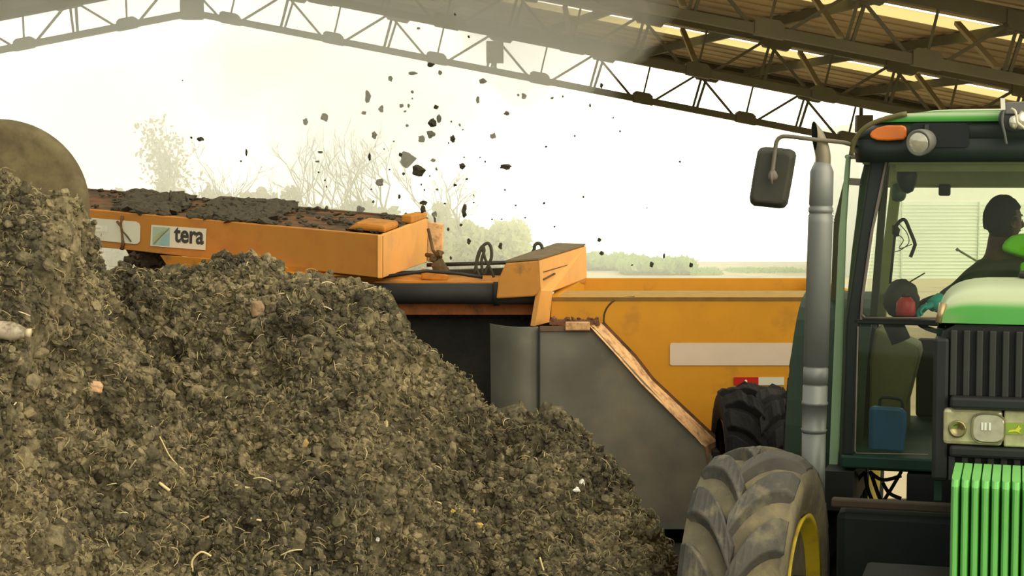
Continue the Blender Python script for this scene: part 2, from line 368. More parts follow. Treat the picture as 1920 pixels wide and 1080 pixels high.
def leafcloud(mb, c, rad, n, size, rr):
    for _ in range(n):
        while True:
            q = Vector((rr.uniform(-1, 1), rr.uniform(-1, 1), rr.uniform(-1, 1)))
            if q.length < 1: break
        p = Vector(c) + Vector((q.x * rad[0], q.y * rad[1], q.z * rad[2])); a = Vector((rr.gauss(0, 1), rr.gauss(0, 1), rr.gauss(0, 1))).normalized(); b = a.orthogonal().normalized(); sz = size * rr.uniform(.6, 1.4)
        mb.add([p - a * sz, p + b * sz * .6, p + a * sz, p - b * sz * .6], [(0, 1, 2, 3)])
def branch(mb, p, d, ln, r, dep, rr, tips):
    pts = [p]; q = p
    for i in range(4):
        d = (d + Vector((rr.gauss(0, .13), rr.gauss(0, .13), rr.gauss(0.03, .08)))).normalized(); q = q + d * ln / 4; pts.append(q)
    mb.tube(pts, [r * (1 - .14 * i) for i in range(5)], 5, caps=False)
    tips.append(q)
    if dep > 0:
        for k in range(rr.choice((2, 3))):
            i = rr.choice((2, 3, 4)); nd = (d + Vector((rr.gauss(0, .5), rr.gauss(0, .4), rr.gauss(.1, .3)))).normalized()
            branch(mb, pts[i], nd, ln * rr.uniform(.6, .85), r * .6, dep - 1, rr, tips)
def tree(px, base_py, top_py, Y, label, seed, leaf=None, nl=0, dep=4, spread=.5):
    rr = random.Random(seed); b = P(px, 400, Y); h = P(px, top_py, Y).z
    root = empty('bare_tree', (b.x, Y, 0), label, 'tree', 'bare trees beyond the shed')
    mb = MB(); tips = []
    branch(mb, Vector((b.x, Y, -.02)), Vector((0, 0, 1)), h * .42, .07, dep, rr, tips)
    zmax = max(t.z for t in tips); k = h / zmax; mb.v = [(v[0], v[1], v[2] * k) for v in mb.v]
    mb.build('trunk', BARK, root)
    if leaf is not None:
        lm = MB()
        for t in tips: leafcloud(lm, (t.x, t.y, t.z * k), (.35, .35, .25), nl, .07, rr)
        lm.build('foliage', LEAF[leaf], root)
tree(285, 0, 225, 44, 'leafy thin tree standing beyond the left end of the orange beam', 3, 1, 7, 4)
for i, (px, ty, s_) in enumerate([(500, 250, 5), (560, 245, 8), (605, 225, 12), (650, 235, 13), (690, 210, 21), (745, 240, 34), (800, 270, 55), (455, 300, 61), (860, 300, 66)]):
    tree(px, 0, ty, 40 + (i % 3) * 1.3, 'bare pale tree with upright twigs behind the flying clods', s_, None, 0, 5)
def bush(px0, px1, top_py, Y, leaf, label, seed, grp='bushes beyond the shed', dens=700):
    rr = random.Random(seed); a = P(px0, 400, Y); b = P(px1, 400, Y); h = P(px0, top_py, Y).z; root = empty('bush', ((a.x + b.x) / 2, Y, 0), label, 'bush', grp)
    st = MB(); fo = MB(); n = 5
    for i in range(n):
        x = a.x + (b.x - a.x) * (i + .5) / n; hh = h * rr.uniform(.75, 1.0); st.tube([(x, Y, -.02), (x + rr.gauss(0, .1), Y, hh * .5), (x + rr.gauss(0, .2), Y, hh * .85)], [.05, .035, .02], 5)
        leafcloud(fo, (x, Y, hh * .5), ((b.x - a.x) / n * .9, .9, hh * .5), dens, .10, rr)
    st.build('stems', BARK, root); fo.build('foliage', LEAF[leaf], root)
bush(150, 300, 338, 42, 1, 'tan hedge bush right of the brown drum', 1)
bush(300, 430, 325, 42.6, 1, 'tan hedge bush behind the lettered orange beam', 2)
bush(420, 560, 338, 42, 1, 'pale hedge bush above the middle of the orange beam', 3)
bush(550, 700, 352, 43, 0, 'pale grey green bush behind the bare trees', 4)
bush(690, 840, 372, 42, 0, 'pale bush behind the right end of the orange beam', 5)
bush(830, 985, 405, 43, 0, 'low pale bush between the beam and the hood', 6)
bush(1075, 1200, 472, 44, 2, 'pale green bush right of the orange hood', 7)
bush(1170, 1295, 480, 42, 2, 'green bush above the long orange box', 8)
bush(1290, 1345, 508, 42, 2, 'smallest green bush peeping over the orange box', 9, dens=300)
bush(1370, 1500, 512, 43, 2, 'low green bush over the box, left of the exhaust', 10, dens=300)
# ---------------------------------------------------------------- compost turner (orange)
tr = empty('compost_turner', (-.6, 11.6, 0), 'orange compost windrow turner with a lettered beam and open side box, behind the compost heap', 'machine')
def Q(pts): return [P(*p) for p in pts]
YF, YBK = 11.5, 12.9
# open side box
bx = MB()
front = [(1035, 556), (1600, 556), (1600, 900), (1380, 900), (1345, 860), (1112, 612), (1032, 606)]
bx.prism2([P(x, y, YF) for x, y in front], [P(x, y, YF) + Vector((0, .04, 0)) for x, y in front])
zt = P(1300, 545, YF).z; zb = P(1300, 990, YF).z; xl = P(1035, 560, YF).x; xr = P(1600, 560, YF).x; xl2 = P(1086, 522, YBK).x; zt2 = P(1300, 522, YBK).z
bx.prism2([Vector((xl2, YBK, .9)), Vector((xr, YBK, .9)), Vector((xr, YBK, zt2)), Vector((xl2, YBK, zt2))], [Vector((xl2, YBK + .04, .9)), Vector((xr, YBK + .04, .9)), Vector((xr, YBK + .04, zt2)), Vector((xl2, YBK + .04, zt2))])
bx.prism2([Vector((xr - .04, YF, .4)), Vector((xr, YF, .4)), Vector((xr, YF, zt)), Vector((xr - .04, YF, zt))], [Vector((xr - .04, YBK, .4)), Vector((xr, YBK, .4)), Vector((xr, YBK, zt2)), Vector((xr - .04, YBK, zt2))])
bx.prism2([Vector((xl, YF + .04, 1.2)), Vector((xl + .04, YF + .04, 1.2)), Vector((xl + .04, YF + .04, zt - .03)), Vector((xl, YF + .04, zt - .03))], [Vector((xl2, YBK, 1.2)), Vector((xl2 + .04, YBK, 1.2)), Vector((xl2 + .04, YBK, zt2)), Vector((xl2, YBK, zt2))])
box = bx.build('side_box', ORANGE, tr)
rim = MB(); a0, a1 = P(1035, 557, YF), P(1600, 557, YF); b0, b1 = P(1040, 545, YF + .45), P(1600, 545, YF + .45)
rim.prism2([a0 + Vector((0, -.02, 0)), a1 + Vector((0, -.02, 0)), a1 + Vector((0, 0, -.03)), a0 + Vector((0, 0, -.03))], [b0, b1, b1 + Vector((0, 0, -.04)), b0 + Vector((0, 0, -.04))])
rim.build('top_rim', mat('dusty_rim', (176, 146, 84), .85, var=.12, scale=12), tr)
c = MB(); c.tube(smooth_path([P(1133, 612, YF - .0), P(1133, 590, YF), P(1142, 572, YF), P(1160, 560, YF), P(1190, 557, YF)], 6), .006, 6); c.build('weld_seam', RUSTY, tr)
def sticker(name, pts, Y, m, par, off=.006, th=.004):
    mb = MB(); A = [P(x, y, Y) - Vector((0, off, 0)) for x, y in pts]; mb.prism(A, (0, th, 0)); return mb.build(name, m, par)
def rrect(x0, y0, x1, y1, r, n=4):
    out = []
    for cx, cy, s in ((x1 - r, y0 + r, -90), (x1 - r, y1 - r, 0), (x0 + r, y1 - r, 90), (x0 + r, y0 + r, 180)):
        for i in range(n + 1):
            a = math.radians(s + 90 * i / n); out.append((cx + r * math.cos(a), cy + r * math.sin(a)))
    return out
sticker('reflective_strip', rrect(1256, 643, 1530, 685, 4), YF, STICKG, tr)['label'] = 'pale reflective strip'
sticker('red_reflector', rrect(1376, 707, 1422, 722, 1), YF, REDM, tr)['label'] = 'red reflector strip'
sticker('white_reflector', rrect(1422, 707, 1470, 722, 1), YF, STICK, tr)['label'] = 'white reflector strip'
m_ = MB(); cc = P(1398, 714.5, YF); m_.lathe(cc - Vector((0, .012, 0)), (0, 1, 0), [(0, .010), (.003, .010)], 8); m_.build('reflector_mark', STICK, tr)
# big grey side plate
YP = 11.0
pl = MB()
A = [P(*q, YP) for q in ((1012, 613), (1113, 613), (1348, 868), (1352, 1000), (1352, 992), (1012, 992))]
A = [P(*q, YP) for q in ((1012, 613), (1113, 613), (1348, 868), (1352, 992), (1012, 992))]
pl.prism(A, (0, .03, 0)); pl.build('side_plate', PLATE, tr)
pl = MB(); nf_ = 14; vs = []; fs = []
for i in range(nf_ + 1):
    t = i / nf_; x_ = 1009 - 91 * t; y_ = .02 - .09 * math.sin(t * 2.6) + .26 * t * t
    for k_, (xx, yy, ad_) in enumerate(((x_, 613, 0), (x_ + 4 * t, 992, 0), (x_ + 4 * t, 992, .02), (x_, 613, .02))): vs.append(P(xx, yy, YP) + Vector((0, y_ + ad_, 0)))
for i in range(nf_):
    for k_ in range(4): fs.append((i * 4 + k_, i * 4 + (k_ + 1) % 4, i * 4 + 4 + (k_ + 1) % 4, i * 4 + 4 + k_))
pl.add(vs, fs, True); pl.add([vs[0], vs[1], vs[2], vs[3]], [(0, 1, 2, 3)]); pl.add(vs[-4:], [(0, 1, 2, 3)])
fo_ = pl.build('rubber_flap', PLATE, tr); es_ = fo_.modifiers.new('es', 'EDGE_SPLIT'); es_.split_angle = .7
pl = MB(); pl.prism2([P(*q, YP - .012) for q in ((1012, 611), (1110, 611), (1114, 616), (1116, 621), (1012, 621))], [P(*q, YP + .0) for q in ((1012, 611), (1110, 611), (1114, 616), (1116, 621), (1012, 621))]); pl.build('plate_top_edge', mat('edge_brown', (120, 96, 74), .8, var=.2), tr)
pl = MB(); pl.bar(P(1011, 613, YP - .015), P(1011, 990, YP - .015), .012, .012); pl.build('plate_seam', DARKM, tr)
fl = MB()
def strip(inn, out, Y, d): fl.prism2([P(*inn[0], Y), P(*inn[1], Y), P(*out[1], Y), P(*out[0], Y)], [P(*inn[0], Y + d), P(*inn[1], Y + d), P(*out[1], Y + d), P(*out[0], Y + d)])
cut = [((1106, 612), (1128, 606)), ((1160, 671), (1184, 664)), ((1164, 676), (1188, 668)), ((1205, 722), (1222, 712)), ((1322, 838), (1344, 826)), ((1329, 878), (1352, 872))]
for i in range(len(cut) - 1):
    a, b = cut[i], cut[i + 1]
    fl.prism2([P(*a[0], YP - .03), P(*b[0], YP - .03), P(*b[1], YP + .18), P(*a[1], YP + .18)], [P(*a[0], YP + .02), P(*b[0], YP + .02), P(*b[1], YP + .22), P(*a[1], YP + .22)])
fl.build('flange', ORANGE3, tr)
sk = MB()
for i in range(len(cut) - 1):
    a, b = cut[i][1], cut[i + 1][1]
    sk.prism2([P(*a, YP + .18), P(*b, YP + .18), P(b[0] + 5, b[1] - 3, YP + .18), P(a[0] + 5, a[1] - 3, YP + .18)], [P(*a, YF), P(*b, YF), P(b[0] + 5, b[1] - 3, YF), P(a[0] + 5, a[1] - 3, YF)])
sk.build('flange_return', RUSTY, tr)
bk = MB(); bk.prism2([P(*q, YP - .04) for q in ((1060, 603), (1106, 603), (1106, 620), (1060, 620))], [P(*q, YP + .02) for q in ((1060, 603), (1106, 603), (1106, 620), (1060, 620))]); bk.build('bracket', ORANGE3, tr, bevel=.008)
bk = MB(); bk.prism2([P(*q, YP + .05) for q in ((1030, 600), (1122, 601), (1126, 609), (1030, 609))], [P(*q, YP + .3) for q in ((1030, 598), (1122, 599), (1126, 609), (1030, 609))])
rr = random.Random(5)
for i in range(26): bk.blob(P(1034 + rr.random() * 88, 600 + rr.uniform(-3, 3), YP + .06), rr.uniform(.008, .022), i, .4, 1)
bk.build('rusty_ledge', mat('rust_ledge', (122, 84, 62), .95, var=.3, scale=20), tr)
skd = MB(); skd.box(P(1040, 0, 11).x, P(1345, 0, 11).x, 11.04, 11.5, 0, P(1100, 960, 11).z); skd.box(P(1040, 0, 11).x, P(1345, 0, 11).x, 11.04, 11.3, .0, .10); skd.build('skid', DARKM, tr, bevel=.01)
# right hood over the rotor gearbox
H0, H1 = 11.2, 12.9
F_ = [(948, 493), (1010, 488), (1012, 540), (1008, 551), (1000, 556), (968, 558), (930, 560), (934, 524)]
B_ = [(1045, 459), (1098, 461), (1100, 520), (1099, 530), (1096, 534), (1070, 536), (1040, 536), (1040, 500)]
hd = MB(); hd.prism2([P(x, y, H0) for x, y in F_], [P(x, y, H1) for x, y in B_]); hood_ = hd.build('rotor_hood', mat('soiled_hood_paint', (196, 134, 54), .65, var=.1, dirt=(84, 70, 46), damt=.22, dscale=6), tr, bevel=.01)
hd = MB(); hd.prism2([P(1011, 489, H0 - .005), P(1099, 462, H1), P(1100, 521, H1), P(1036, 546, YF - .02), P(1030, 604, YF - .04), P(1003, 611, H0 + .0), P(1014, 545, H0)],
                     [p + Vector((-.03, .02, 0)) for p in (P(1011, 489, H0), P(1099, 462, H1), P(1100, 521, H1), P(1036, 546, YF), P(1030, 604, YF), P(1003, 611, H0), P(1014, 545, H0))])
hd.build('hood_side_panel', mat('lit_side_orange', (238, 172, 88), .5, var=.06, dirt=(210, 150, 90), damt=.25, dscale=3), tr)  # light from the right put into the colour as a brighter orange
hd = MB(); hd.prism2([P(947, 492, H0), P(1010, 487, H0), P(1098, 460, H1), P(1044, 458, H1)], [p + Vector((0, 0, .012)) for p in (P(947, 492, H0), P(1010, 487, H0), P(1098, 460, H1), P(1044, 458, H1))]); hd.build('hood_top_dust', DUSTTOP, tr)
hs = MB(); hs.bar(P(1019, 524, H0 + .08), P(1040, 513, H0 + .45), .012, .01); hs.bar(P(1019, 510, H0 + .10), P(1094, 488, H1 - .1), .006, .006); hs.bar(P(1083, 484, 12.6), P(1083, 520, 12.6), .008, .01); hs.build('panel_joint', RUSTY, tr)
# main cross tube, trough and hydraulic lines
tb = MB(); ax0, ax1 = P(640, 550, 11.3), P(1006, 551, 11.3); tb.tube([ax0, ax1], .069, 24); tb.tube([P(925, 551, 11.3), P(937, 551, 11.3)], .08, 24); tb.build('cross_tube', RUBBER, tr)
ob = MB(); ob.prism2([P(690, 527, 11.45), P(960, 530, 11.45), P(960, 545, 11.45), P(690, 545, 11.45)], [P(690, 508, 12.5), P(960, 512, 12.5), P(960, 540, 12.5), P(690, 540, 12.5)]); ob.build('deck_plate', ORANGE2, tr)
ob = MB(); ob.prism2([P(790, 503, 11.6), P(790, 524, 11.6), P(838, 527, 11.6), P(842, 516, 11.6)], [P(790, 503, 11.9), P(790, 524, 11.9), P(838, 527, 11.9), P(842, 516, 11.9)]); ob.build('deck_bracket', ORANGE2, tr, bevel=.01)
ob = MB(); ob.prism2([P(700, 568, 11.4), P(1006, 568, 11.4), P(1006, 590, 11.4), P(700, 590, 11.4)], [P(700, 568, 11.5), P(1006, 568, 11.5), P(1006, 590, 11.5), P(700, 590, 11.5)]); ob.build('rotor_frame_rail', mat('rail_orange_brown', (168, 98, 48), .8, var=.2, dirt=(70, 58, 40), damt=.35, dscale=6), tr)
ob = MB(); ob.box(P(300, 0, 11.5).x, P(1040, 0, 11.5).x, 11.56, 11.62, .1, P(800, 586, 11.5).z)
rr = random.Random(9)
for i in range(120): ob.blob(P(745 + rr.random() * 262, 586 + rr.uniform(-4, 6), 11.54), rr.uniform(.012, .035), i, .35, 1)
ob.build('rotor_curtain', mat('soiled_rubber', (40, 39, 34), .95, var=.25, bump=.5), tr)
ob = MB(); ob.box(P(300, 0, 11.5).x, P(1040, 0, 11.5).x, 11.62, 12.8, 1.0, P(800, 560, 12).z); ob.build('rotor_housing', RUSTY, tr)
bb = MB(); bb.prism2([P(700, 512, 12.2), P(960, 503, 12.2), P(960, 520, 12.2), P(700, 524, 12.2)], [P(700, 510, 12.5), P(960, 501, 12.5), P(960, 520, 12.5), P(700, 524, 12.5)])
bb.build('dirty_crossbar', mat('black_bar', (48, 46, 38), .9, var=.3), tr)
rl = MB(); rl.tube([P(800, 497, 12.0), P(960, 492, 12.0)], .014, 8); rl.build('hydraulic_pipe', DARKM, tr); rl = MB(); rl.tube([P(718, 519, 11.4), P(800, 508, 11.5), P(860, 513, 11.5), P(905, 520, 11.5)], .012, 8); rl.build('hydraulic_pipe', DARKM, tr)
for pts, r in (([(890, 512), (897, 480), (905, 462), (915, 456), (921, 466), (921, 485), (912, 505), (908, 515)], .011), ([(905, 515), (903, 488), (908, 470), (904, 462), (896, 478), (893, 500), (900, 518)], .010), ([(905, 466), (910, 486), (920, 505), (926, 520)], .010), ([(990, 478), (1000, 472), (1003, 460), (1009, 456), (1015, 460), (1018, 472)], .013)):
    h = MB(); h.tube(smooth_path([P(x, y, 11.75 if x < 980 else 12.2) for x, y in pts], 5), r, 8); h.build('hydraulic_hose', mat('hose', (60, 62, 46), .6), tr)
vv = MB()
for q, r in (((822, 497), .05), ((826, 510), .06), ((812, 485), .025), ((824, 476), .03)): vv.blob(P(*q, 11.9), r, int(q[0]), .25, 2)
vv.tube([P(803, 430, 12.35), P(812, 470, 12.2), P(822, 480, 12.0), P(824, 505, 11.9)], .012, 8); vv.tube([P(800, 478, 12.2), P(826, 482, 12.0)], .016, 8); vv.build('valve_block', mat('valve', (92, 74, 44), .85, var=.3), tr)
# lettered beam
RT_, LT_ = (716, 440), (716, 522)
BRf, BRb, BLf, BLb = 11.2, 12.7, 13.1, 14.3
rt, rb = P(716, 441, BRf), P(716, 522, BRf)
lt, lb = P(60, 383, BLf), P(60, 449, BLf)
rtb, rbb = P(803, 408, BRb), P(800, 492, BRb)
ltb, lbb = P(60, 344, BLb), P(60, 420, BLb)
def lerp(a, b, t): return a + (b - a) * t
bm_ = MB(); th = .05
n1 = (rtb - rt).normalized() * th; n2 = (ltb - lt).normalized() * th
bm_.prism2([lt, rt, rb, lb], [lt + n2, rt + n1, rb + n1, lb + n2]); beam = bm_.build('lettered_beam', mat('beam_orange', (192, 128, 46), .5, var=.05, dirt=(176, 112, 50), damt=.3, dscale=5), tr, bevel=.006)
be = MB(); be.prism2([rt, rtb, rbb, rb], [rt - Vector((.03, 0, 0)), rtb - Vector((.03, 0, 0)), rbb - Vector((.03, 0, 0)), rb - Vector((.03, 0, 0))]); be.build('beam_end_plate', mat('lit_side_orange', (0, 0, 0)), tr, bevel=.006)  # end face reuses the lit-side orange, brighter than the beam front
bb = MB(); nb = n1
bb.prism2([ltb - n2, rtb - n1, rbb - n1, lbb - n2], [ltb, rtb, rbb, lbb]); bb.build('beam_back_plate', RUSTY, tr)
# sunken dirty channel floor between the two plates
ch = MB(); dz = Vector((0, 0, -.012)); rt2, rtb2 = lerp(lt, rt, .985), lerp(ltb, rtb, .985); ch.prism2([lt + dz + n2, rt2 + dz + n1, rt2 + dz * 5 + n1, lt + dz * 5 + n2], [ltb + dz - n2, rtb2 + dz - n1, rtb2 + dz * 5 - n1, ltb + dz * 5 - n2]); ch.build('channel_floor', RUSTY, tr)
def on_top(t, w):            # t along beam 0 left..1 right, w across 0 front..1 back
    a = lerp(lt, rt, t); b = lerp(ltb, rtb, t); return lerp(a, b, w)
def tpx(px): # parameter along the beam for a pixel column on the front top edge
    lo, hi = 0, 1
    for _ in range(30):
        m = (lo + hi) / 2; p = lerp(lt, rt, m); x = 960 + F * p.x / p.y
        lo, hi = (m, hi) if x < px else (lo, m)
    return lo
so = MB(); rr = random.Random(12)
for (xa, xb, n, sz) in ((222, 312, 300, .07), (368, 482, 380, .07), (160, 222, 25, .025), (312, 368, 25, .025), (482, 700, 90, .03)):
    for i in range(n):
        t = lerp(tpx(xa), tpx(xb), rr.random()); w = rr.uniform(.03, 1.0); s_ = sz * rr.uniform(.5, 1.1)
        so.blob(on_top(t, w) + Vector((rr.uniform(-.02, .06), 0, s_ * .1)), (s_, s_ * 1.1, s_ * .5), rr.randrange(999), .35, 1)
so.blob(on_top(tpx(493), .04) + Vector((0, 0, .015)), (.045, .03, .02), 5, .2, 2)
for q in ((612, 392, .02), (760, 404, .02), (815, 412, .02), (350, 371, .025), (320, 366, .025)): so.blob(P(q[0], q[1], 13), (q[2] * .6, .02, q[2] * 1.6), int(q[0]), .4, 1)
top(so, 'caked_soil', CAKED, 'dark clumps of soil caked on top of the lettered orange beam', 'soil', kind='stuff')
st = MB()
st.prism2([on_top(tpx(640), .10), on_top(.995, .10), on_top(.995, .10) + Vector((0, 0, .05)), on_top(tpx(660), .10) + Vector((0, 0, .055))], [on_top(tpx(640), .38), on_top(.995, .38), on_top(.995, .38) + Vector((0, 0, .05)), on_top(tpx(660), .38) + Vector((0, 0, .055))]); st.build('top_cover', ORANGE2, tr, bevel=.02)
st = MB(); st.prism2([on_top(.975, .62), on_top(1, .62) , on_top(1, .62) + Vector((0, 0, .06)), on_top(.975, .62) + Vector((0, 0, .06))], [on_top(.975, .98), on_top(1, .98), on_top(1, .98) + Vector((0, 0, .04)), on_top(.975, .98) + Vector((0, 0, .04))]); st.build('end_block', ORANGE2, tr, bevel=.012)
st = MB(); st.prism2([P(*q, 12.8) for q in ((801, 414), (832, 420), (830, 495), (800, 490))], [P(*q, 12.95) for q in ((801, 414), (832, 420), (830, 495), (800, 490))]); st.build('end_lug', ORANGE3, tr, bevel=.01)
ub = MB(); ub.prism2([P(300, 478, 11.9), P(700, 512, 11.4), P(712, 521, 11.3), P(700, 530, 11.4), P(318, 505, 11.9)], [P(300, 478, 12.4), P(700, 505, 12.2), P(712, 516, 12.2), P(700, 530, 12.2), P(318, 505, 12.4)]); ub.build('lower_beam_flange', ORANGE2, tr)
ub = MB(); ub.prism2([P(60, 452, 13.0), P(236, 468, 12.6), P(254, 500, 12.6), P(300, 515, 12.5), P(330, 480, 12.5), P(236, 462, 12.6)], [p + Vector((0, .3, 0)) for p in (P(60, 452, 13.0), P(236, 468, 12.6), P(254, 500, 12.6), P(300, 515, 12.5), P(330, 480, 12.5), P(236, 462, 12.6))])
for i in range(40): ub.blob(P(235 + rr.random() * 90, 475 + rr.random() * 20, 12.5), .03, i, .4, 1)
ub.build('dirty_strut', mat('soiled_strut', (64, 52, 36), .95, var=.3), tr)
# decals on the beam front: a local frame on its plane
def on_front(px, py):
    n = (rt - lt).cross(lb - lt); r = ray(px, py); o = Vector((0, 0, CAMZ)); t = (lt - o).dot(n) / r.dot(n); return o + r * t
nf = (rt - lt).cross(lb - lt).normalized(); nf = nf if nf.y < 0 else -nf
def decal(name, pts, m, off=.004, th=.003):
    mb = MB(); mb.prism([on_front(*q) + nf * off for q in pts], nf * th); return mb.build(name, m, tr)
def skew(x, y): return (x, y)
sl = (522 - 449) / (716 - 60)
d_ = decal('worn_sticker', [(150, 407), (155, 407), (256, 415.5), (262, 419), (264, 425), (263, 453), (259, 457), (253, 457.5), (150, 447)], STICK); d_['label'] = 'white worn sticker with rounded corners'
decal('sticker_panel', [(150, 420), (202, 423.5), (202, 435), (150, 431)], mat('pale_sticker', (236, 232, 208)), .0075, .001)
decal('sticker_line', [(168, 426), (190, 427.5), (190, 429), (168, 427.5)], mat('faint_print', (190, 184, 165)), .0088, .0006)
mb = MB(); mb.tube([on_front(x, y) + nf * .012 for x, y in ((222, 415), (229, 424), (233, 434), (240, 442), (248, 453))], [.010, .008, .005, .006, .004], 6)
mb.tube([on_front(x, y) + nf * .01 for x, y in ((231, 405), (229, 420), (231, 440), (233, 455), (230, 468))], [.012, .010, .008, .014, .014], 6); mb.build('dirt_streak', RUSTY, tr)
d_ = decal('name_sticker', [(285, 421.5), (388, 429), (386, 469), (283, 461)], STICK); d_['label'] = 'cream name sticker'
decal('logo_square', [(288, 425), (320.5, 427), (319.5, 461), (287, 459)], TEAL, .0075, .001)
decal('logo_field', [(319, 436), (319.5, 461), (300, 459.5), (304, 449), (312, 440)], TEAL2, .009, .0006)
decal('logo_leaf', [(288, 447), (300, 437), (318, 427.5), (306, 440), (296, 450), (290, 458)], mat('logo_ochre', (176, 184, 140)), .0105, .0006)
decal('logo_line', [(290, 456), (303, 442), (319, 427), (319.5, 428.5), (304, 443.5), (291, 457.5)], mat('logo_dark', (134, 150, 130)), .012, .0006)
ux = (on_front(386, 467) - on_front(326, 461.5)).normalized(); uz = -nf.cross(ux); uz = uz if uz.z > 0 else -uz
o0 = on_front(328, 461.8) + nf * .0085
M = Matrix(((ux.x, uz.x, nf.x, o0.x), (ux.y, uz.y, nf.y, o0.y), (ux.z, uz.z, nf.z, o0.z), (0, 0, 0, 1)))
wpx = (on_front(384, 465) - on_front(328, 460)).length
tx = text_mesh('tera', .16, M, 'lettering', INK, tr, .001, .004)
xs = [(M.inverted() @ (v.co + Vector(tr.location))).x for v in tx.data.vertices]; wd = max(xs) - min(xs); k = wpx / wd
Mi = M.inverted(); off = Matrix.Translation(-Vector(tr.location))
tx.data.transform(off @ M @ Matrix.Diagonal((k, k * 1.0, 1, 1)) @ Mi @ Matrix.Translation(Vector(tr.location)))
# brown end drum at the top left
dr = MB(); c0 = P(2, 384, 9.7); axd = Vector((.30, -1, .12)).normalized(); R_ = .495
prof = [(-.55, R_ * .9), (-.5, R_ * .97), (-.1, R_), (.02, R_ * .985), (.07, R_ * .93), (.085, R_ * .86), (.075, R_ * .80), (.05, R_ * .5), (.045, 0.001)]
dr.lathe(c0, axd, prof, 64); dr.build('end_drum', mat('soiled_brown_drum', (92, 82, 56), .85, var=.2, scale=4, dirt=(120, 108, 74), damt=.4, dscale=5), tr)
dr = MB(); dr.bar(c0 + Vector((-.1, .5, 0)), P(66, 416, 13.15), .12, .12); dr.build('drum_arm', RUSTY, tr)
# road wheel of the turner, mostly hidden
def wheel(name, c, axis, R, w, nl, m, rimm, parent, lugh=.045, rim_r=.52, phase=0, seed=1, irregular=0, hub=True):
    ax = Vector(axis).normalized(); c = Vector(c)
    a = ax.cross(UP).normalized(); b = ax.cross(a); hw = w / 2; rb = R - lugh
    def cyl(t, r, ang): return c + ax * t + (a * math.cos(ang) + b * math.sin(ang)) * r
    def rs(t): return rb - .05 * (abs(t) / hw) ** 2.2 * (R / .63)
    ty = MB(); pr = [(-hw * .72, R * rim_r), (-hw * .95, R * rim_r * 1.12), (-hw * 1.03, R * .74), (-hw * 1.01, R * .86)]
    pr += [(hw * k, rs(hw * k)) for k in (-.93, -.8, -.5, -.2, .2, .5, .8, .93)]
    pr += [(hw * 1.01, R * .86), (hw * 1.03, R * .74), (hw * .95, R * rim_r * 1.12), (hw * .72, R * rim_r)]
    ty.lathe(c, ax, pr, 72)
    root = ty.build(name, m, parent) 
    rr = random.Random(seed); lg = MB(); LS = 1
    for side in (-1, 1):
        for i in range(nl):
            base = phase + 2 * math.pi * (i + (.5 if side > 0 else 0)) / nl; vs = []; segs = 8; k = 2 * math.pi / nl
            wa = (.19 if m is TYRE else .25) * k
            L1 = []; 
            for s_ in range(segs + 1):
                q = s_ / segs; t = side * hw * (-.08 + 1.09 * q); an = base - (1.0 * k * (1 - (1 - q) ** 1.9)) * LS
                jit = 1 + irregular * rr.uniform(-.3, .3)
                half = wa * (1.0 + .35 * q); rt0 = rs(min(abs(t), hw * .98)) - .012; hh = (lugh + .012) * jit * (1 - .10 * q)
                if abs(t) > hw * .95: rt0 -= .02
                L1.append([cyl(t, rt0, an - half * 1.35), cyl(t, rt0, an + half * 1.35), cyl(t, rt0 + hh, an + half), cyl(t, rt0 + hh, an - half)])
            for A_, B2 in zip(L1, L1[1:]):
                b0 = len(lg.v); lg.v += [tuple(p) for p in A_ + B2]; 
                for f in ((0, 1, 5, 4), (1, 2, 6, 5), (2, 3, 7, 6), (3, 0, 4, 7)): lg.f.append(tuple(b0 + z for z in f)); lg.sm.append(False)
            b0 = len(lg.v); lg.v += [tuple(p) for p in L1[0] + L1[-1]]; lg.f += [(b0, b0 + 1, b0 + 2, b0 + 3), (b0 + 4, b0 + 7, b0 + 6, b0 + 5)]; lg.sm += [False, False]
    o = lg.build('tread_lugs', LUG if m is TYRE else m, root if parent is None or True else parent)
    bv = o.modifiers.new('bevel', 'BEVEL'); bv.width = .008; bv.segments = 2; bv.limit_method = 'ANGLE'
    rm = MB(); r0 = R * rim_r
    rm.lathe(c, ax, [(-hw * .98, r0 * 1.08), (-hw * .9, r0 * 1.05), (-hw * .55, r0 * .93), (-hw * .2, r0 * .9), (hw * .2, r0 * .9), (hw * .55, r0 * .93), (hw * .9, r0 * 1.05), (hw * 1.0, r0 * 1.10), (hw * .98, r0 * 1.02), (hw * .5, r0 * .86), (hw * .12, r0 * .8), (hw * .08, r0 * .35), (hw * .3, r0 * .3), (hw * .3, .001)], 48)
    rm.lathe(c, ax, [(-hw * .98, r0 * 1.08), (-hw * .95, r0 * 1.0), (-hw * .5, r0 * .86), (-hw * .12, r0 * .8), (-hw * .08, r0 * .35), (-hw * .3, r0 * .3), (-hw * .3, .001)], 48)
    rm.build('rim', rimm, root)
    return root
wx0, wx1 = P(1352, 0, 10.9).x, P(1490, 0, 10.9).x
wheel('road_wheel', ((wx0 + wx1) / 2 , 10.93, .535), (1, .0, 0), .535, wx1 - wx0 - .03, 15, TYRED, RUSTY, tr, .05, irregular=1)
wb_ = MB(); wb_.box(wx0 - .02, wx1 - .1, 10.93, 11.6, .5, .62); wb_.build('wheel_axle', DARKM, tr)
# ---------------------------------------------------------------- tractor
tc_ = TL(0, 8.2, 0)
tk = empty('tractor', tc_, 'green tractor facing the camera at the right edge, with grey exhaust stack and glazed cab', 'tractor')
tk.rotation_euler = (0, 0, 0)
def tb(mb, u0, u1, d0, d1, z0, z1): return mb.box(u0, u1, d0, d1, z0, z1, TL)
def U(px, py, d): return tuz(px, py, d)[0]
def Z(px, py, d): return tuz(px, py, d)[1]
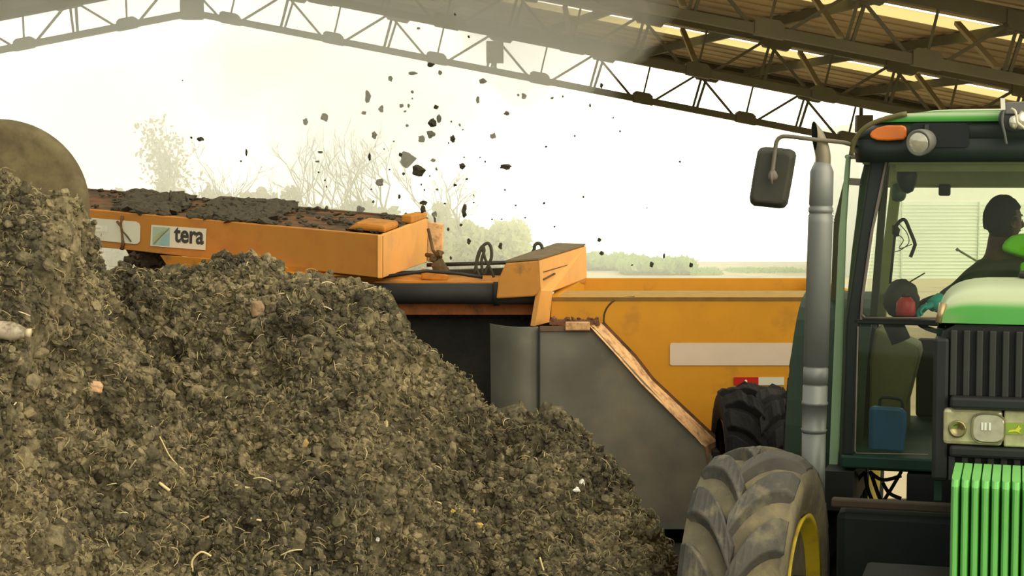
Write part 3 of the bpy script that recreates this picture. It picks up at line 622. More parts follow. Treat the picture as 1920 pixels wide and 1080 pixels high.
# front weights
DW = 6.25
uw0 = U(1780, 990, DW); zw1 = Z(1850, 906, DW)
n = 13; pw = -uw0 * 2 / n
for i in range(n):
    a = uw0 + i * pw; m = MB()
    A = [TL(a + pw * e, DW + f, .62) for e, f in ((.04, .06), (.16, .012), (.36, 0), (.62, 0), (.80, .012), (.93, .06), (.93, .42), (.04, .42))]
    Bq = [p + UP * (zw1 - .62 - .02) for p in A]; Cq = [TL(a + pw * e, DW + f, zw1) for e, f in ((.08, .09), (.18, .05), (.38, .035), (.60, .035), (.78, .05), (.90, .09), (.90, .42), (.08, .42))]
    m.prism2(A, Bq); m.prism2(Bq, Cq); m.build('front_weight', GREENW, tk)
m = MB(); tb(m, uw0 + .02, -uw0 - .02, DW + .10, DW + .40, .60, zw1 - .03); m.build('weight_bracket', mat('weight_green_dark', (50, 110, 48), .5), tk)
# hood: lofted sections over the dark front mask
def hood_sec(d, hw, zt, zs, cr=.13, n=10):
    # half-superellipse cap from one lower side over the crown to the other
    pts = []
    for i in range(2 * n + 1):
        a = math.pi * i / (2 * n); cx, cz = math.cos(a), math.sin(a)
        u = -hw * (abs(cx) ** .50) * (1 if cx > 0 else -1); z = zs + (zt - zs) * (abs(cz) ** .62)
        pts.append(TL(u, d, z))
    return pts
DG = 6.80
zs_f = Z(1830, 607, DG); hwf = -U(1757, 607, DG)
ztr = Z(1900, 524, 7.95)
secs = [(DG - .0, hwf * .965, zs_f + .06, zs_f), (DG + .03, hwf * .99, zs_f + .095, zs_f), (DG + .10, hwf, zs_f + .13, zs_f - .01), (DG + .30, hwf + .01, zs_f + .165, zs_f - .05), (DG + .7, hwf + .03, ztr - .02, zs_f - .10), (8.05, hwf + .05, ztr, zs_f - .12)]
hm = MB(); rows = [hood_sec(*s_) for s_ in secs]; nn = len(rows[0]); vs = [p for r in rows for p in r]; fs = []
for i in range(len(rows) - 1):
    for k in range(nn - 1): fs.append((i * nn + k, i * nn + k + 1, (i + 1) * nn + k + 1, (i + 1) * nn + k))
fs.append(tuple(range(nn))); fs.append(tuple((len(rows) - 1) * nn + k for k in range(nn)))
hm.add(vs, fs, True); hood = hm.build('hood', GREEN, tk)
hood.modifiers.new('ws', 'WEIGHTED_NORMAL')
hb = MB(); hk = MB(); hk.blob(TL(.02, 7.1, zs_f + .175), (.03, .03, .02), 3, .1, 2); hk.build('hood_latch', DARKM, tk)
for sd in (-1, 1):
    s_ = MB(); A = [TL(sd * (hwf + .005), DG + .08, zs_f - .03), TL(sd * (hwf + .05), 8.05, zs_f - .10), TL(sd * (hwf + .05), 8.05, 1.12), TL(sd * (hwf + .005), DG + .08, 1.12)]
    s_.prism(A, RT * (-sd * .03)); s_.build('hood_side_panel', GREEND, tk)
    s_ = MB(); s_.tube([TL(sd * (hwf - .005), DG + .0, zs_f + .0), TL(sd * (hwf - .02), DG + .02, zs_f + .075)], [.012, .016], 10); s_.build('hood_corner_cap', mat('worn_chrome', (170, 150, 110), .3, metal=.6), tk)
# grille mask
gm = MB(); zt_ = Z(1830, 610, DG); zb_ = Z(1830, 905, DG)
out = [(-hwf, zb_), (hwf, zb_), (hwf, zt_ - .09), (hwf - .02, zt_ - .03), (hwf - .07, zt_), (-hwf + .07, zt_), (-hwf + .02, zt_ - .03), (-hwf, zt_ - .09)]
gm.prism2([TL(u, DG + .02, z) for u, z in out], [TL(u, DG + .25, z) for u, z in out]); gm.build('grille_panel', BLK, tk)
gs = MB(); gs2 = MB(); zh1, zh0 = Z(1840, 748, DG), Z(1840, 852, DG)
for k in range(-8, 9):
    u = k * .0485
    if abs(u) > hwf - .05: continue
    for (z0, z1) in ((zh1 + .01, zt_ - .02), (zb_ + .005, zh0 - .01)):
        A = [TL(u + a, DG + b, z0) for a, b in ((-.015, .02), (-.012, -.012), (.012, -.012), (.015, .02))]
        (gs if z0 > zh1 else gs2).prism2(A, [p + UP * (z1 - z0) for p in A])
gs.build('grille_slats', GRILL, tk, bevel=.004); gs2.build('lower_grille_slats', GRILL, tk, bevel=.004)
gf = MB(); 
for z0, z1, dd in ((zh1 - .035, zh1 + .012, .06), (zh0 - .01, zh0 + .035, .04)):
    tb(gf, -hwf + .055, hwf - .055, DG - dd, DG + .03, z0, z1)
gf.build('headlight_frame', BLK, tk, bevel=.012)
for sd in (-1, 1): fr_ = MB(); tb(fr_, sd * (hwf - .05), sd * (hwf + .012), DG - .01, DG + .1, zb_, zt_ - .05); fr_.build('grille_frame', BLK, tk, bevel=.015)
DH = DG - .03; ul = U(1768, 800, DH); zl1, zl0 = Z(1840, 768, DH), Z(1840, 836, DH)
for sd in (-1, 1):
    hl = MB(); u0_, u1_ = (ul, -.055) if sd < 0 else (.055, -ul)
    tb(hl, u0_, u1_, DH, DH + .05, zl0, zl1); h_ = hl.build('headlight', LENS, tk, bevel=.015)
    uc = sd * -U(1853, 802, DH); rr_ = .058
    r2 = MB(); cc = TL(uc, DH - .004, (zl0 + zl1) / 2)
    rp = []; 
    for i in range(28):
        a = 2 * math.pi * i / 28; cxx, czz = math.cos(a), math.sin(a); rp.append(cc + RT * (rr_ * 1.08 * math.copysign(abs(cxx) ** .6, cxx)) + UP * (rr_ * math.copysign(abs(czz) ** .6, czz)))
    r2.prism2(rp, [p + (cc - p) * .12 - FW * .012 for p in rp]); r2.build('reflector_bowl', LENS2, h_)
    r3 = MB(); rp3 = [p - FW * .010 for p in rp]; rp3.append(rp3[0]); rp3.append(rp3[1]); r3.tube(rp3, .003, 6, caps=False); r3.build('lens_rim', mat('lens_rim', (120, 116, 84), .4), h_)
    r4 = MB(); 
    for k in (-.022, -.010, .006): tb(r4, uc + k - .004, uc + k + .004, DH - .02, DH - .012, (zl0 + zl1) / 2 - .006, (zl0 + zl1) / 2 + .022)
    r4.build('bulb', mat('bulb_white', (250, 250, 240), .1, spec=1), h_)
    r5 = MB(); c5 = TL(uc + sd * .115, DH - .004, (zl0 + zl1) / 2 - .008); r5.lathe(c5, -FW, [(0, .034), (.004, .034), (.004, .026), (-.01, .004), (-.01, .0001)], 24); r5.build('reflector_bowl', mat('side_bowl', (150, 140, 96), .15, metal=.7), h_)
em = MB(); tb(em, -.05, .05, DH + .0, DH + .05, zl0, zl1); e_ = em.build('emblem_panel', LENS, tk, bevel=.006)
em = MB(); ec = TL(-.012, DH - .003, (zl0 + zl1) / 2)
def epoly(pts, m, nm, off):
    q = MB(); q.prism([ec + RT * x + UP * z - FW * off for x, z in pts], FW * .002); q.build(nm, m, e_)
epoly([(-.034, -.02), (.034, -.02), (.036, .018), (.028, .024), (-.028, .024), (-.036, .018)], mat('emblem_green', (150, 175, 70), .5), 'emblem_shield', .001)
epoly([(-.024, -.012), (-.018, -.004), (-.008, -.002), (.004, .000), (.012, .008), (.016, .018), (.020, .008), (.027, .005), (.022, .000), (.018, -.008), (.024, -.015), (.012, -.010), (.002, -.008), (-.010, -.010)], mat('emblem_yellow', (226, 222, 70), .5), 'emblem_deer', .004)
# engine block, chassis, front axle
ch = MB(); tb(ch, -.24, .24, 6.7, 10.2, .62, 1.0); tb(ch, -.17, .17, 6.5, 8.4, .45, .62); ch.build('chassis', DARKM, tk, bevel=.02)
DA = 7.1
ax_ = MB(); ax_.tube([TL(-1.0, DA, .62), TL(1.0, DA, .62)], .11, 16); tb(ax_, -.6, .6, DA - .14, DA + .14, .42, .78); ax_.build('front_axle', DARKM, tk, bevel=.02)
en = MB(); tb(en, -.78, .78, 7.75, 8.0, .40, Z(1650, 944, 7.95)); en.build('fuel_tank', mat('dark_tank', (36, 46, 42), .6, var=.2), tk, bevel=.04)
en = MB(); tb(en, -.80, .80, 7.72, 7.78, Z(1650, 956, 7.72), Z(1650, 940, 7.72)); en.build('step_rail', mat('dusty_rail', (92, 80, 62), .8), tk, bevel=.008)
en = MB(); tb(en, U(1545, 900, 8.3), U(1600, 900, 8.3), 8.3, 9.0, .78, Z(1570, 884, 8.3)); tb(en, U(1700, 900, 8.3), -U(1700, 900, 8.3), 8.3, 9.0, .78, Z(1570, 884, 8.3)); tb(en, -U(1600, 900, 8.3), -U(1545, 900, 8.3), 8.3, 9.0, .78, Z(1570, 884, 8.3)); en.build('battery_box', BLK, tk)
hz = MB()
for pts in (([1602, 945], [1606, 905], [1622, 885]), ([1622, 886], [1628, 920], [1640, 948]), ([1632, 884], [1646, 925], [1656, 948]), ([1690, 884], [1672, 915], [1650, 950]), ([1655, 905], [1668, 925], [1690, 935]), ([1630, 884], [1655, 900], [1690, 892])):
    hz.tube(smooth_path([T(x, y, 8.6) for x, y in pts], 4), .010, 6)
hz.build('hydraulic_hose', BLK, tk)
# front and rear wheels
WF_U0, WF_U1 = -1.255, -.825
for sd in (-1, 1):
    c = TL(sd * -(WF_U0 + WF_U1) / 2 * 1, DA, .63)
    wheel('front_wheel', c, (RT * math.cos(.07) - FW * math.sin(.07)), .635, .41, 13, TYRE, YEL, tk, .055, phase=.13 + .1 * sd, seed=3 + sd)
for sd in (-1, 1):
    wheel('rear_wheel', TL(sd * .98, 9.75, .83), RT, .83, .42, 18, TYRED, YEL, tk, .05, phase=.1)
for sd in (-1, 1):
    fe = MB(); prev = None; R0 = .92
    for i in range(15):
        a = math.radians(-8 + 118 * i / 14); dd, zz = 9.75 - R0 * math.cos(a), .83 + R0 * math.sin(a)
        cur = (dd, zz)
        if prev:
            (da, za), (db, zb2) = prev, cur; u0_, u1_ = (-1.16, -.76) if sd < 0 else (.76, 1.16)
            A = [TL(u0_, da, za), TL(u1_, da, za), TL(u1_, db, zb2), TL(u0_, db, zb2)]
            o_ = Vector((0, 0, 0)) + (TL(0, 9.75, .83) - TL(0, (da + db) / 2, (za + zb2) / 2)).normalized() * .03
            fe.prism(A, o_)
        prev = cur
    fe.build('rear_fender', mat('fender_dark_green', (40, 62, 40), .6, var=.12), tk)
ra = MB(); ra.tube([TL(-.8, 9.75, .83), TL(.8, 9.75, .83)], .09, 14); ra.build('rear_axle', DARKM, tk)
# exhaust stack
DE = 8.12
def ex(px, py): return T(px, py, DE)
sc_ = DE * .96 / F
st = MB(); st.tube([ex(1524, 955), ex(1526, 812)], 23 * sc_, 28); st.build('lower_exhaust_pipe', STACKM, tk)
st = MB(); st.lathe(ex(1526, 812), (ex(1541, 322) - ex(1526, 812)), [(0, 22 * sc_), (.018, 25.5 * sc_), (.022, 23.5 * sc_), (.135, 24 * sc_), (.137, 25.5 * sc_), (.150, 25.5 * sc_), (.152, 24 * sc_), (.225, 24 * sc_), (.227, 22.6 * sc_), (.237, 22.6 * sc_), (.239, 24 * sc_), (.31, 24.2 * sc_), (.312, 22.8 * sc_), (.322, 22.8 * sc_), (.324, 24.2 * sc_), (1.0, 23.5 * sc_), (1.035, 23.5 * sc_), (1.037, 22 * sc_), (1.047, 22 * sc_), (1.049, 23.5 * sc_), (1.07, 23.5 * sc_), (1.072, 22 * sc_), (1.082, 22 * sc_), (1.084, 23 * sc_), ((ex(1541, 322) - ex(1526, 812)).length, 22.5 * sc_), ((ex(1541, 318) - ex(1526, 812)).length + .035, 15 * sc_)], 36); st.build('muffler', STACKM, tk)
st = MB(); cpts = [ex(1541.5, 325), ex(1543, 308), ex(1543, 291), ex(1539, 273), ex(1532, 256), ex(1521, 241), ex(1506, 229)]; cpts = smooth_path(cpts, 4)
m_ = len(cpts); st.tube(cpts, [(14.8 - .8 * i / m_) * sc_ for i in range(m_)], 28, caps=False); inn = MB(); inn.tube(cpts, [(13.6 - .8 * i / m_) * sc_ for i in range(m_)], 28, caps=False)
for mb_, nm_, ma_ in ((st, 'curved_outlet', mat('outlet_steel', (136, 130, 104), .45, metal=.3, var=.08)), (inn, 'sooty_bore', mat('soot', (40, 42, 36), .9))):
    o_ = mb_.build(nm_, ma_, tk); bm = bmesh.new(); bm.from_mesh(o_.data)
    bmesh.ops.bisect_plane(bm, geom=bm.verts[:] + bm.edges[:] + bm.faces[:], plane_co=ex(1526, 263) - tc_, plane_no=(-RT * .86 - FW * .5 + UP * .04), clear_outer=True); bm.to_mesh(o_.data); bm.free()
st = MB()
for k in range(5): st.blob(ex(1563, 395 + k * 5), .004, k, .1, 1, True)
st.build('clamp_bolt', mat('shiny_bolt', (240, 240, 230), .2, metal=.7), tk)
# cab
DC = 8.35; DB = 9.85
uL = U(1600, 600, DC); zsill = Z(1700, 596, DC); zr0 = Z(1700, 300, DC); zr1 = Z(1800, 207, DC)
def cabprism(pts, d, th, m, name, bevel=.006, both=True, par=None):
    o = None
    for sd in ((1, -1) if both else (1,)):
        mb = MB(); A = []
        for px, py in pts:
            u, z = tuz(px, py, d); A.append(TL(u * sd, d, z))
        mb.prism(A, FW * th); o = mb.build(name, m, par or tk, bevel=bevel)
    return o
cabprism([(1636, 268), (1674, 268), (1636, 430), (1617, 560), (1612, 600), (1604, 700), (1600, 855), (1578, 855), (1586, 600), (1604, 480)], DC, .09, PILLAR, 'front_pillar', .012)
cabprism([(1664, 280), (1668, 280), (1636, 440), (1619, 560), (1616, 600), (1612, 600), (1614, 560), (1631, 440)], DC - .012, .012, mat('window_seal', (118, 108, 98), .5), 'window_seal', .002)
for (a_, b_) in (((1616, 590), (1622, 596)), ((1622, 596), (1790, 597))):
    for sd in (1, -1):
        m = MB()
        u1_, z1_ = tuz(*a_, DC - .01); u2_, z2_ = tuz(*b_, DC - .01); m.tube([TL(u1_ * sd, DC - .01, z1_), TL(u2_ * sd, DC - .01, z2_)], .006, 8)
        m.build('window_seal', mat('window_seal', (0, 0, 0)), tk)
m = MB(); tb(m, uL, -uL, DC, DC + .06, Z(1700, 610, DC), Z(1700, 600, DC)); m.build('windscreen_sill', PILLAR, tk, bevel=.006)
m = MB(); tb(m, U(1577, 870, DC), -U(1577, 870, DC), DC - .02, DB, Z(1700, 882, DC), Z(1700, 858, DC)); m.build('cab_floor', mat('floor_green', (24, 62, 48), .6, var=.15), tk, bevel=.01)
for sd in (1, -1):
    m = MB(); u0_, u1_ = U(1604, 700, DC) * sd, U(1601, 850, DC) * sd
    m.tube([TL(U(1609, 612, DC) * sd, DC - .005, Z(1608, 612, DC)), TL(U(1603, 845, DC) * sd, DC - .005, Z(1603, 845, DC)), TL(U(1606, 850, DC) * sd, DC - .005, Z(1606, 850, DC)), TL(U(1740, 852, DC) * sd, DC - .005, Z(1740, 852, DC))], .004, 6); m.build('window_seal', mat('window_seal', (0, 0, 0)), tk)
# glass: windscreen, lower pane, rear and sides
def pane(A, name): 
    m = MB(); m.add(A, [(0, 1, 2, 3)]); return m.build(name, GLASS, tk)
def uzp(px, py, d, sd=1): u, z = tuz(px, py, d); return TL(u * sd, d, z)
pane([uzp(1614, 598, DC + .02), uzp(1668, 285, DC + .02), uzp(1668, 285, DC + .02, -1), uzp(1614, 598, DC + .02, -1)], 'windscreen')
pane([uzp(1602, 855, DC + .02), uzp(1610, 612, DC + .02), uzp(1610, 612, DC + .02, -1), uzp(1602, 855, DC + .02, -1)], 'lower_windscreen')
# rear frame of the cab seen through the windscreen: rear header, rear pillars, low rear panel
zh0_, zh1_ = Z(1800, 352, DB), Z(1800, 290, DB)
m = MB(); tb(m, -.80, .80, DB - .05, DB, zh0_, zh1_ + .08); m.build('rear_header', OLIVE, tk, bevel=.01)
m = MB(); uu = U(1772, 360, DB - .06); tb(m, uu - .035, uu + .03, DB - .08, DB - .05, Z(1772, 367, DB), zh0_ + .02); m.build('wiper_motor', PILLAR, tk, bevel=.01)
for sd in (1, -1):
    m = MB(); A = [uzp(1672, 340, DB, sd), uzp(1692, 340, DB, sd), uzp(1662, 600, DB, sd), uzp(1640, 600, DB, sd)]; m.prism(A, FW * -.06); m.build('rear_pillar', mat('olive_pillar', (150, 154, 92), .7), tk, bevel=.008)
    m = MB(); A = [uzp(1654, 300, DB - .7, sd), uzp(1668, 300, DB - .7, sd), uzp(1644, 600, DB - .7, sd), uzp(1630, 600, DB - .7, sd)]; m.prism(A, FW * .05); m.build('door_pillar', mat('inner_pillar_dark', (58, 60, 40), .7), tk, bevel=.008)
    # light green outer rear post and door edge
    m = MB(); A = [uzp(1586, 292, 8.5, sd), uzp(1594, 292, 8.5, sd), uzp(1586, 420, 8.5, sd), uzp(1571, 880, 8.5, sd), uzp(1554, 880, 8.5, sd), uzp(1572, 440, 8.5, sd)]; m.prism(A, FW * .05); m.build('outer_post', GREENL, tk, bevel=.006)
    m = MB(); A = [uzp(1584, 330, 9.5, sd), uzp(1588, 330, 9.5, sd), uzp(1576, 600, 9.5, sd), uzp(1572, 880, 9.5, sd), uzp(1545, 880, 9.5, sd), uzp(1563, 415, 9.5, sd)]; m.prism(A, FW * .05); m.build('rear_quarter_post', mat('post_brown_green', (86, 84, 56), .6), tk, bevel=.006)
    m = MB(); A = [uzp(1606, 400, 8.7, sd), uzp(1612, 340, 8.7, sd), uzp(1622, 300, 8.7, sd), uzp(1634, 300, 8.7, sd), uzp(1606, 600, 8.7, sd), uzp(1600, 880, 8.7, sd), uzp(1574, 880, 8.7, sd), uzp(1584, 600, 8.7, sd), uzp(1597, 470, 8.7, sd)]; m.prism(A, FW * .05); m.build('door_frame', mat('door_frame_green', (70, 86, 62), .55), tk, bevel=.006)
    m = MB(); m.tube([uzp(1588, 294, 9.28, sd), uzp(1634, 294, 8.6, sd)], .012, 8); m.bar(uzp(1590, 340, 9.2, sd), uzp(1620, 342, 8.7, sd), .02, .035); m.build('post_stay', mat('stay', (78, 72, 56), .6), tk)
    # side glass
    A = [TL(sd * U(1606, 880, 8.7) * -1 if False else -sd * abs(U(1588, 850, 8.5)), 8.5, Z(1588, 850, 8.5)), TL(-sd * abs(U(1590, 860, 9.4)), 9.4, Z(1590, 850, 8.5)), TL(-sd * abs(U(1640, 320, 9.4)), 9.4, zr0), TL(-sd * abs(U(1645, 300, 8.5)), 8.5, zr0)]
    pane(A, 'side_glass')
m = MB(); zlow_ = Z(1700, 592, DB); tb(m, -.55, .72, DB - .10, DB - .02, 1.05, zlow_ - .12); m.build('rear_panel', mat('rear_panel_dark', (52, 56, 42), .8), tk, bevel=.02)
m = MB(); A = [uzp(*q, 9.3) for q in ((1640, 616), (1722, 650), (1724, 668), (1700, 760), (1700, 860), (1628, 860), (1628, 680))]; m.prism(A, FW * .35); m.build('inner_fender_cover', mat('beige_cover', (142, 140, 98), .7, var=.1), tk, bevel=.02)
# roof: green cap over a dark fascia, with lamps
rfm = MB(); RH = -U(1596, 280, DC)
def roofsec(z, hw, df, dbk, r=.14, n=5):
    pts = []
    for cu_, cd_, s_ in ((hw - r, df + r, -90), (hw - r, dbk - r, 0), (-hw + r, dbk - r, 90), (-hw + r, df + r, 180)):
        for i in range(n + 1):
            a = math.radians(s_ + 90 * i / n); pts.append(TL(cu_ + r * math.cos(a), cd_ + r * math.sin(a), z))
    return pts
zc0, zc1, zc2, zc3 = Z(1700, 300, DC), Z(1700, 262, DC), Z(1700, 228, DC), Z(1800, 206, DC)
D0 = DC - .12
for z, hw, df, nm in ():
    pass
m = MB(); S1 = roofsec(zc0 - .01, RH - .02, D0 + .02, DB + .1); S2 = roofsec(zc1, RH, D0, DB + .12); S3 = roofsec(zc2 + .0, RH - .09, D0 + .005, DB + .10, .2)
m.prism2(S1, S2, True); m.prism2(S2, S3, True); m.build('roof_fascia', mat('dark_green_fascia', (38, 48, 42), .5, var=.12), tk)
m = MB(); g0 = roofsec(zc2 - .005, RH - .075, D0 - .01, DB + .10, .2); g1 = roofsec(zc2 + .035, RH - .16, D0 - .0, DB + .08, .2); g2 = roofsec(zc3 - .012, RH - .27, D0 + .03, DB + .05, .2); g3 = roofsec(zc3 + .003, RH - .36, D0 + .12, DB - .05, .2)
for a_, b_ in ((g0, g1), (g1, g2), (g2, g3)): m.prism2(a_, b_, True)
m.build('roof_cap', GREEN, tk)
for sd in (1, -1):
    m = MB(); pts = [uzp(1596, 290, DC - .06, sd), uzp(1602, 265, DC - .08, sd), uzp(1618, 243, DC - .10, sd), uzp(1648, 226, DC - .11, sd), uzp(1700, 213, DC - .12, sd)]
    m.tube(smooth_path(pts, 4), .012, 8); m.build('roof_edge_trim', mat('olive_trim', (110, 104, 64), .5), tk)
for sd in (1, -1):
    m = MB(); A = [uzp(x, y, D0 - .005, sd) for x, y in rrect(1709, 230, 1817, 276, 9)]; m.prism(A, FW * .02); m.build('lamp_recess', mat('recess_black', (24, 30, 30), .6), tk)
for sd in (1, -1):
    m = MB(); A = [uzp(x, y, D0 - .02, sd) for x, y in [(1630, 253), (1634, 246), (1645, 239), (1662, 235), (1690, 234.5), (1698, 237), (1700, 243), (1699, 256), (1695, 262), (1665, 264), (1645, 263), (1634, 259)]]; m.prism(A, FW * .03); m.build('amber_lamp', AMBER, tk, bevel=.008)
    lc = uzp(1722, 268, D0 - .10, sd); ad = (-FW - RT * .42 * sd - UP * .16).normalized()
    m = MB(); m.lathe(lc + ad * -.10, ad, [(0, .030), (.02, .052), (.06, .060), (.10, .062), (.105, .058), (.10, .052)], 28); w_ = m.build('work_lamp', mat('lamp_grey', (128, 128, 116), .5, metal=.2), tk)
    m = MB(); m.lathe(lc + ad * -.03, ad, [(0, .02), (.02, .045), (.028, .0505), (.032, .045), (.034, .0001)], 28); m.build('lens', LENS2, w_)
    m = MB(); m.bar(lc - ad * .08 + UP * .0, lc - ad * .08 + UP * .075, .02, .02); m.build('bracket', DARKM, w_)
# upper inner visor band under the fascia
m = MB(); tb(m, -.60, .60, DC + .15, DC + .35, Z(1800, 322, DC), Z(1800, 306, DC)); m.build('sun_visor', OLIVE, tk, bevel=.01)
m = MB(); tb(m, -RH + .05, RH - .05, DC + .05, DB, zc0 - .02, zc0 - .0); m.build('headliner', OLIVE, tk)
m = MB(); m.blob(T(1700, 330, 8.65), (.05, .05, .09), 3, .1, 2, True); m.build('speaker_pod', PILLAR, tk)
m = MB(); m.blob(T(1685, 362, 8.9), (.04, .04, .05), 4, .08, 2, True); m.build('inner_mirror', mat('mirror_green', (84, 104, 78), .4), tk)
# beacon bracket and wires at the right edge
m = MB(); A = [T(x, y, 8.1) for x, y in ((1885, 192), (1990, 186), (1990, 215), (1884, 214))]; m.prism(A, FW * .2); m.build('beacon_bracket', mat('bracket_grey', (112, 110, 104), .5), tk, bevel=.006)
m = MB(); m.bar(T(1880, 184, 8.05), T(1881, 206, 8.05), .008, .02); m.build('bracket_edge', mat('white_edge', (240, 236, 215), .4), tk)
m = MB(); m.lathe(T(1898, 222, 8.15), -FW + RT * .2, [(-.06, .03), (-.02, .06), (.02, .062), (.03, .05), (.032, .001)], 24); wl = m.build('work_lamp', mat('lamp_dark', (66, 70, 66), .5), tk)
m = MB(); m.blob(T(1901, 229, 8.08), (.022, .02, .032), 3, .1, 2, True); m.blob(T(1915, 226, 8.08), (.03, .02, .04), 5, .2, 2, True); m.build('lens', LENS2, wl)
m = MB(); m.tube(smooth_path([T(1897, 204, 8.02), T(1903, 208, 8.0), T(1906, 218, 8.0), T(1908, 230, 8.0), T(1918, 238, 8.0), T(1926, 246, 8.0)], 4), .006, 8); m.build('wire', mat('white_wire', (214, 208, 180), .5), tk)
m = MB(); m.tube(smooth_path([T(1882, 205, 8.06), T(1879, 228, 8.05), T(1884, 252, 8.05), T(1887, 270, 8.06)], 4), .006, 8); m.build('wire', mat('grey_wire', (96, 100, 94), .5), tk)
# mirror on a bent arm
DM = 8.0
m = MB(); m.tube(smooth_path([T(1602, 274, DC), T(1580, 267, 8.2), T(1530, 262, DM + .02), T(1480, 256, DM), T(1464, 257, DM), T(1456, 266, DM), T(1453, 285, DM), T(1448, 325, DM - .02)], 5), .010, 10); m.build('mirror_arm', mat('arm_steel', (110, 104, 84), .5), tk)
m = MB(); rp = [(1425, 277), (1436, 275), (1480, 279), (1490, 284), (1492, 292), (1484, 340), (1476, 382), (1470, 390), (1460, 391), (1413, 386), (1406, 380), (1405, 370), (1412, 325), (1420, 284)]
A = [T(x, y, DM + .05) for x, y in rp]; cA = sum(A, Vector()) / len(A); Bm = [cA + (p - cA) * .84 - FW * .035 for p in A]; Cm = [p + FW * .03 for p in A]
m.prism2(A, Bm, False); m.prism2(A, Cm, False); mr_ = m.build('side_mirror', MIRM, tk, bevel=.008)
m = MB(); m.blob(T(1449, 330, DM - .03), (.022, .015, .028), 2, .1, 2, True); m.tube([T(1446, 322, DM - .04), T(1447, 345, DM - .04)], .007, 8); m.build('mirror_joint', mat('joint_grey', (112, 104, 92), .5), mr_)
m = MB(); Dm = [cA + (p - cA) * .92 + FW * .031 for p in A]; m.prism(Dm, FW * .003); m.build('mirror_glass', mat('mirror_silver', (230, 230, 230), .03, metal=1), mr_)
# steering wheel and console
m = MB(); sc = T(1692, 566, 8.72); axs = Vector(-FW * .45 + UP).normalized(); a_ = axs.cross(RT).normalized(); 
ring = [sc + (RT * math.cos(2 * math.pi * i / 28) + a_ * math.sin(2 * math.pi * i / 28)) * .19 for i in range(30)]
SW_C = T(1790, 588, 8.75); ring = [SW_C + (RT * math.cos(2 * math.pi * i / 28) + a_ * math.sin(2 * math.pi * i / 28)) * .20 for i in range(30)]
m.tube(ring, .013, 10, caps=False); 
for k in range(3): q = 2 * math.pi * k / 3 + .5; m.tube([SW_C - axs * .03, SW_C + (RT * math.cos(q) + a_ * math.sin(q)) * .2], .01, 8)
m.build('steering_wheel', BLK, tk)
m = MB(); m.tube([SW_C - axs * .03, SW_C - axs * .25, TL(SW_C.dot(RT), 8.62, 1.15)], [.03, .05, .09], 14); m.build('steering_column', BLK, tk)
m = MB(); m.blob(T(1690, 562, 8.7), (.085, .08, .10), 21, .12, 3, True); m.tube([T(1672, 600, 8.7), T(1690, 640, 8.7)], .05, 10); m.build('control_pod', mat('pod_dark', (52, 50, 48), .6), tk)
m = MB(); m.tube([T(1700, 532, 8.68), T(1734, 512, 8.68)], .004, 6); m.build('control_stalk', BLK, tk)
m = MB(); m.tube([T(1669, 532, 8.8), T(1678, 440, 8.8)], .007, 8); m.blob(T(1680, 434, 8.8), (.022, .02, .035), 4, .2, 1); m.tube(smooth_path([T(1680, 424, 8.8), T(1688, 414, 8.8), T(1697, 413, 8.8), T(1705, 430, 8.8), T(1715, 455, 8.8), T(1714, 464, 8.8), T(1707, 482, 8.8)], 4), .009, 8); m.build('monitor_arm', DARKM, tk)
m = MB(); m.tube(smooth_path([T(1686, 420, 8.8), T(1700, 436, 8.8), T(1704, 455, 8.8), T(1690, 468, 8.8), T(1678, 472, 8.8)], 5), .0025, 6); m.tube(smooth_path([T(1684, 440, 8.8), T(1694, 450, 8.8), T(1686, 466, 8.8), T(1710, 458, 8.8)], 5), .0025, 6); m.build('loose_wire', DARKM, tk)
m = MB(); m.tube([T(1795, 468, 9.0), T(1832, 490, 9.0)], .006, 6); m.tube([T(1793, 466, 9.0), T(1797, 470, 9.0)], .009, 6); m.build('lever', mat('lever_grey', (160, 165, 140), .5), tk)
# seat
SEATM = mat('seat_fabric', (46, 48, 44), .85)
m = MB(); tb(m, -.26, .26, 9.05, 9.55, 1.30, 1.44); m.build('seat_cushion', SEATM, tk, bevel=.04)
m = MB(); tb(m, -.25, .25, 9.50, 9.62, 1.40, 1.92); m.build('seat_backrest', SEATM, tk, bevel=.05)
m = MB(); tb(m, -.2, .2, 9.1, 9.45, 1.0, 1.31); m.build('seat_base', DARKM, tk, bevel=.02)
# blue jug and red bottle inside the cab
jr = empty('jug', T(1664, 850, 8.6), 'blue plastic jug with a dark handle behind the lower cab window', 'jug')
m = MB(); A = [(1629, 848), (1694, 852), (1700, 800), (1700, 775), (1694, 764), (1632, 760), (1629, 770)]
m.prism2([T(x, y, 8.55) for x, y in A], [T(x, y, 8.72) for x, y in A]); m.build('body', mat('blue_plastic', (58, 108, 158), .4, var=.1), jr, bevel=.02)
m = MB(); m.tube(smooth_path([T(1650, 764, 8.62), T(1650, 750, 8.62), T(1658, 745, 8.62), T(1685, 748, 8.62), T(1692, 754, 8.62), T(1692, 766, 8.62)], 3), .008, 8); m.build('handle', mat('handle_dark', (30, 48, 58), .5), jr)
jb = empty('bottle', T(1698, 592, 8.55), 'red bottle standing at the windscreen beside the gloved hand', 'bottle')
m = MB(); m.lathe(T(1698, 592, 8.55), UP, [(0, .045), (.02, .048), (.065, .046), (.085, .03), (.092, .022)], 20); m.build('body', mat('red_plastic', (196, 52, 48), .35, var=.1), jb)
m = MB(); m.lathe(T(1698, 592, 8.55) + UP * .092, UP, [(0, .02), (.02, .02), (.022, .001)], 16); m.build('cap', mat('cap_dark', (70, 40, 38), .5), jb)
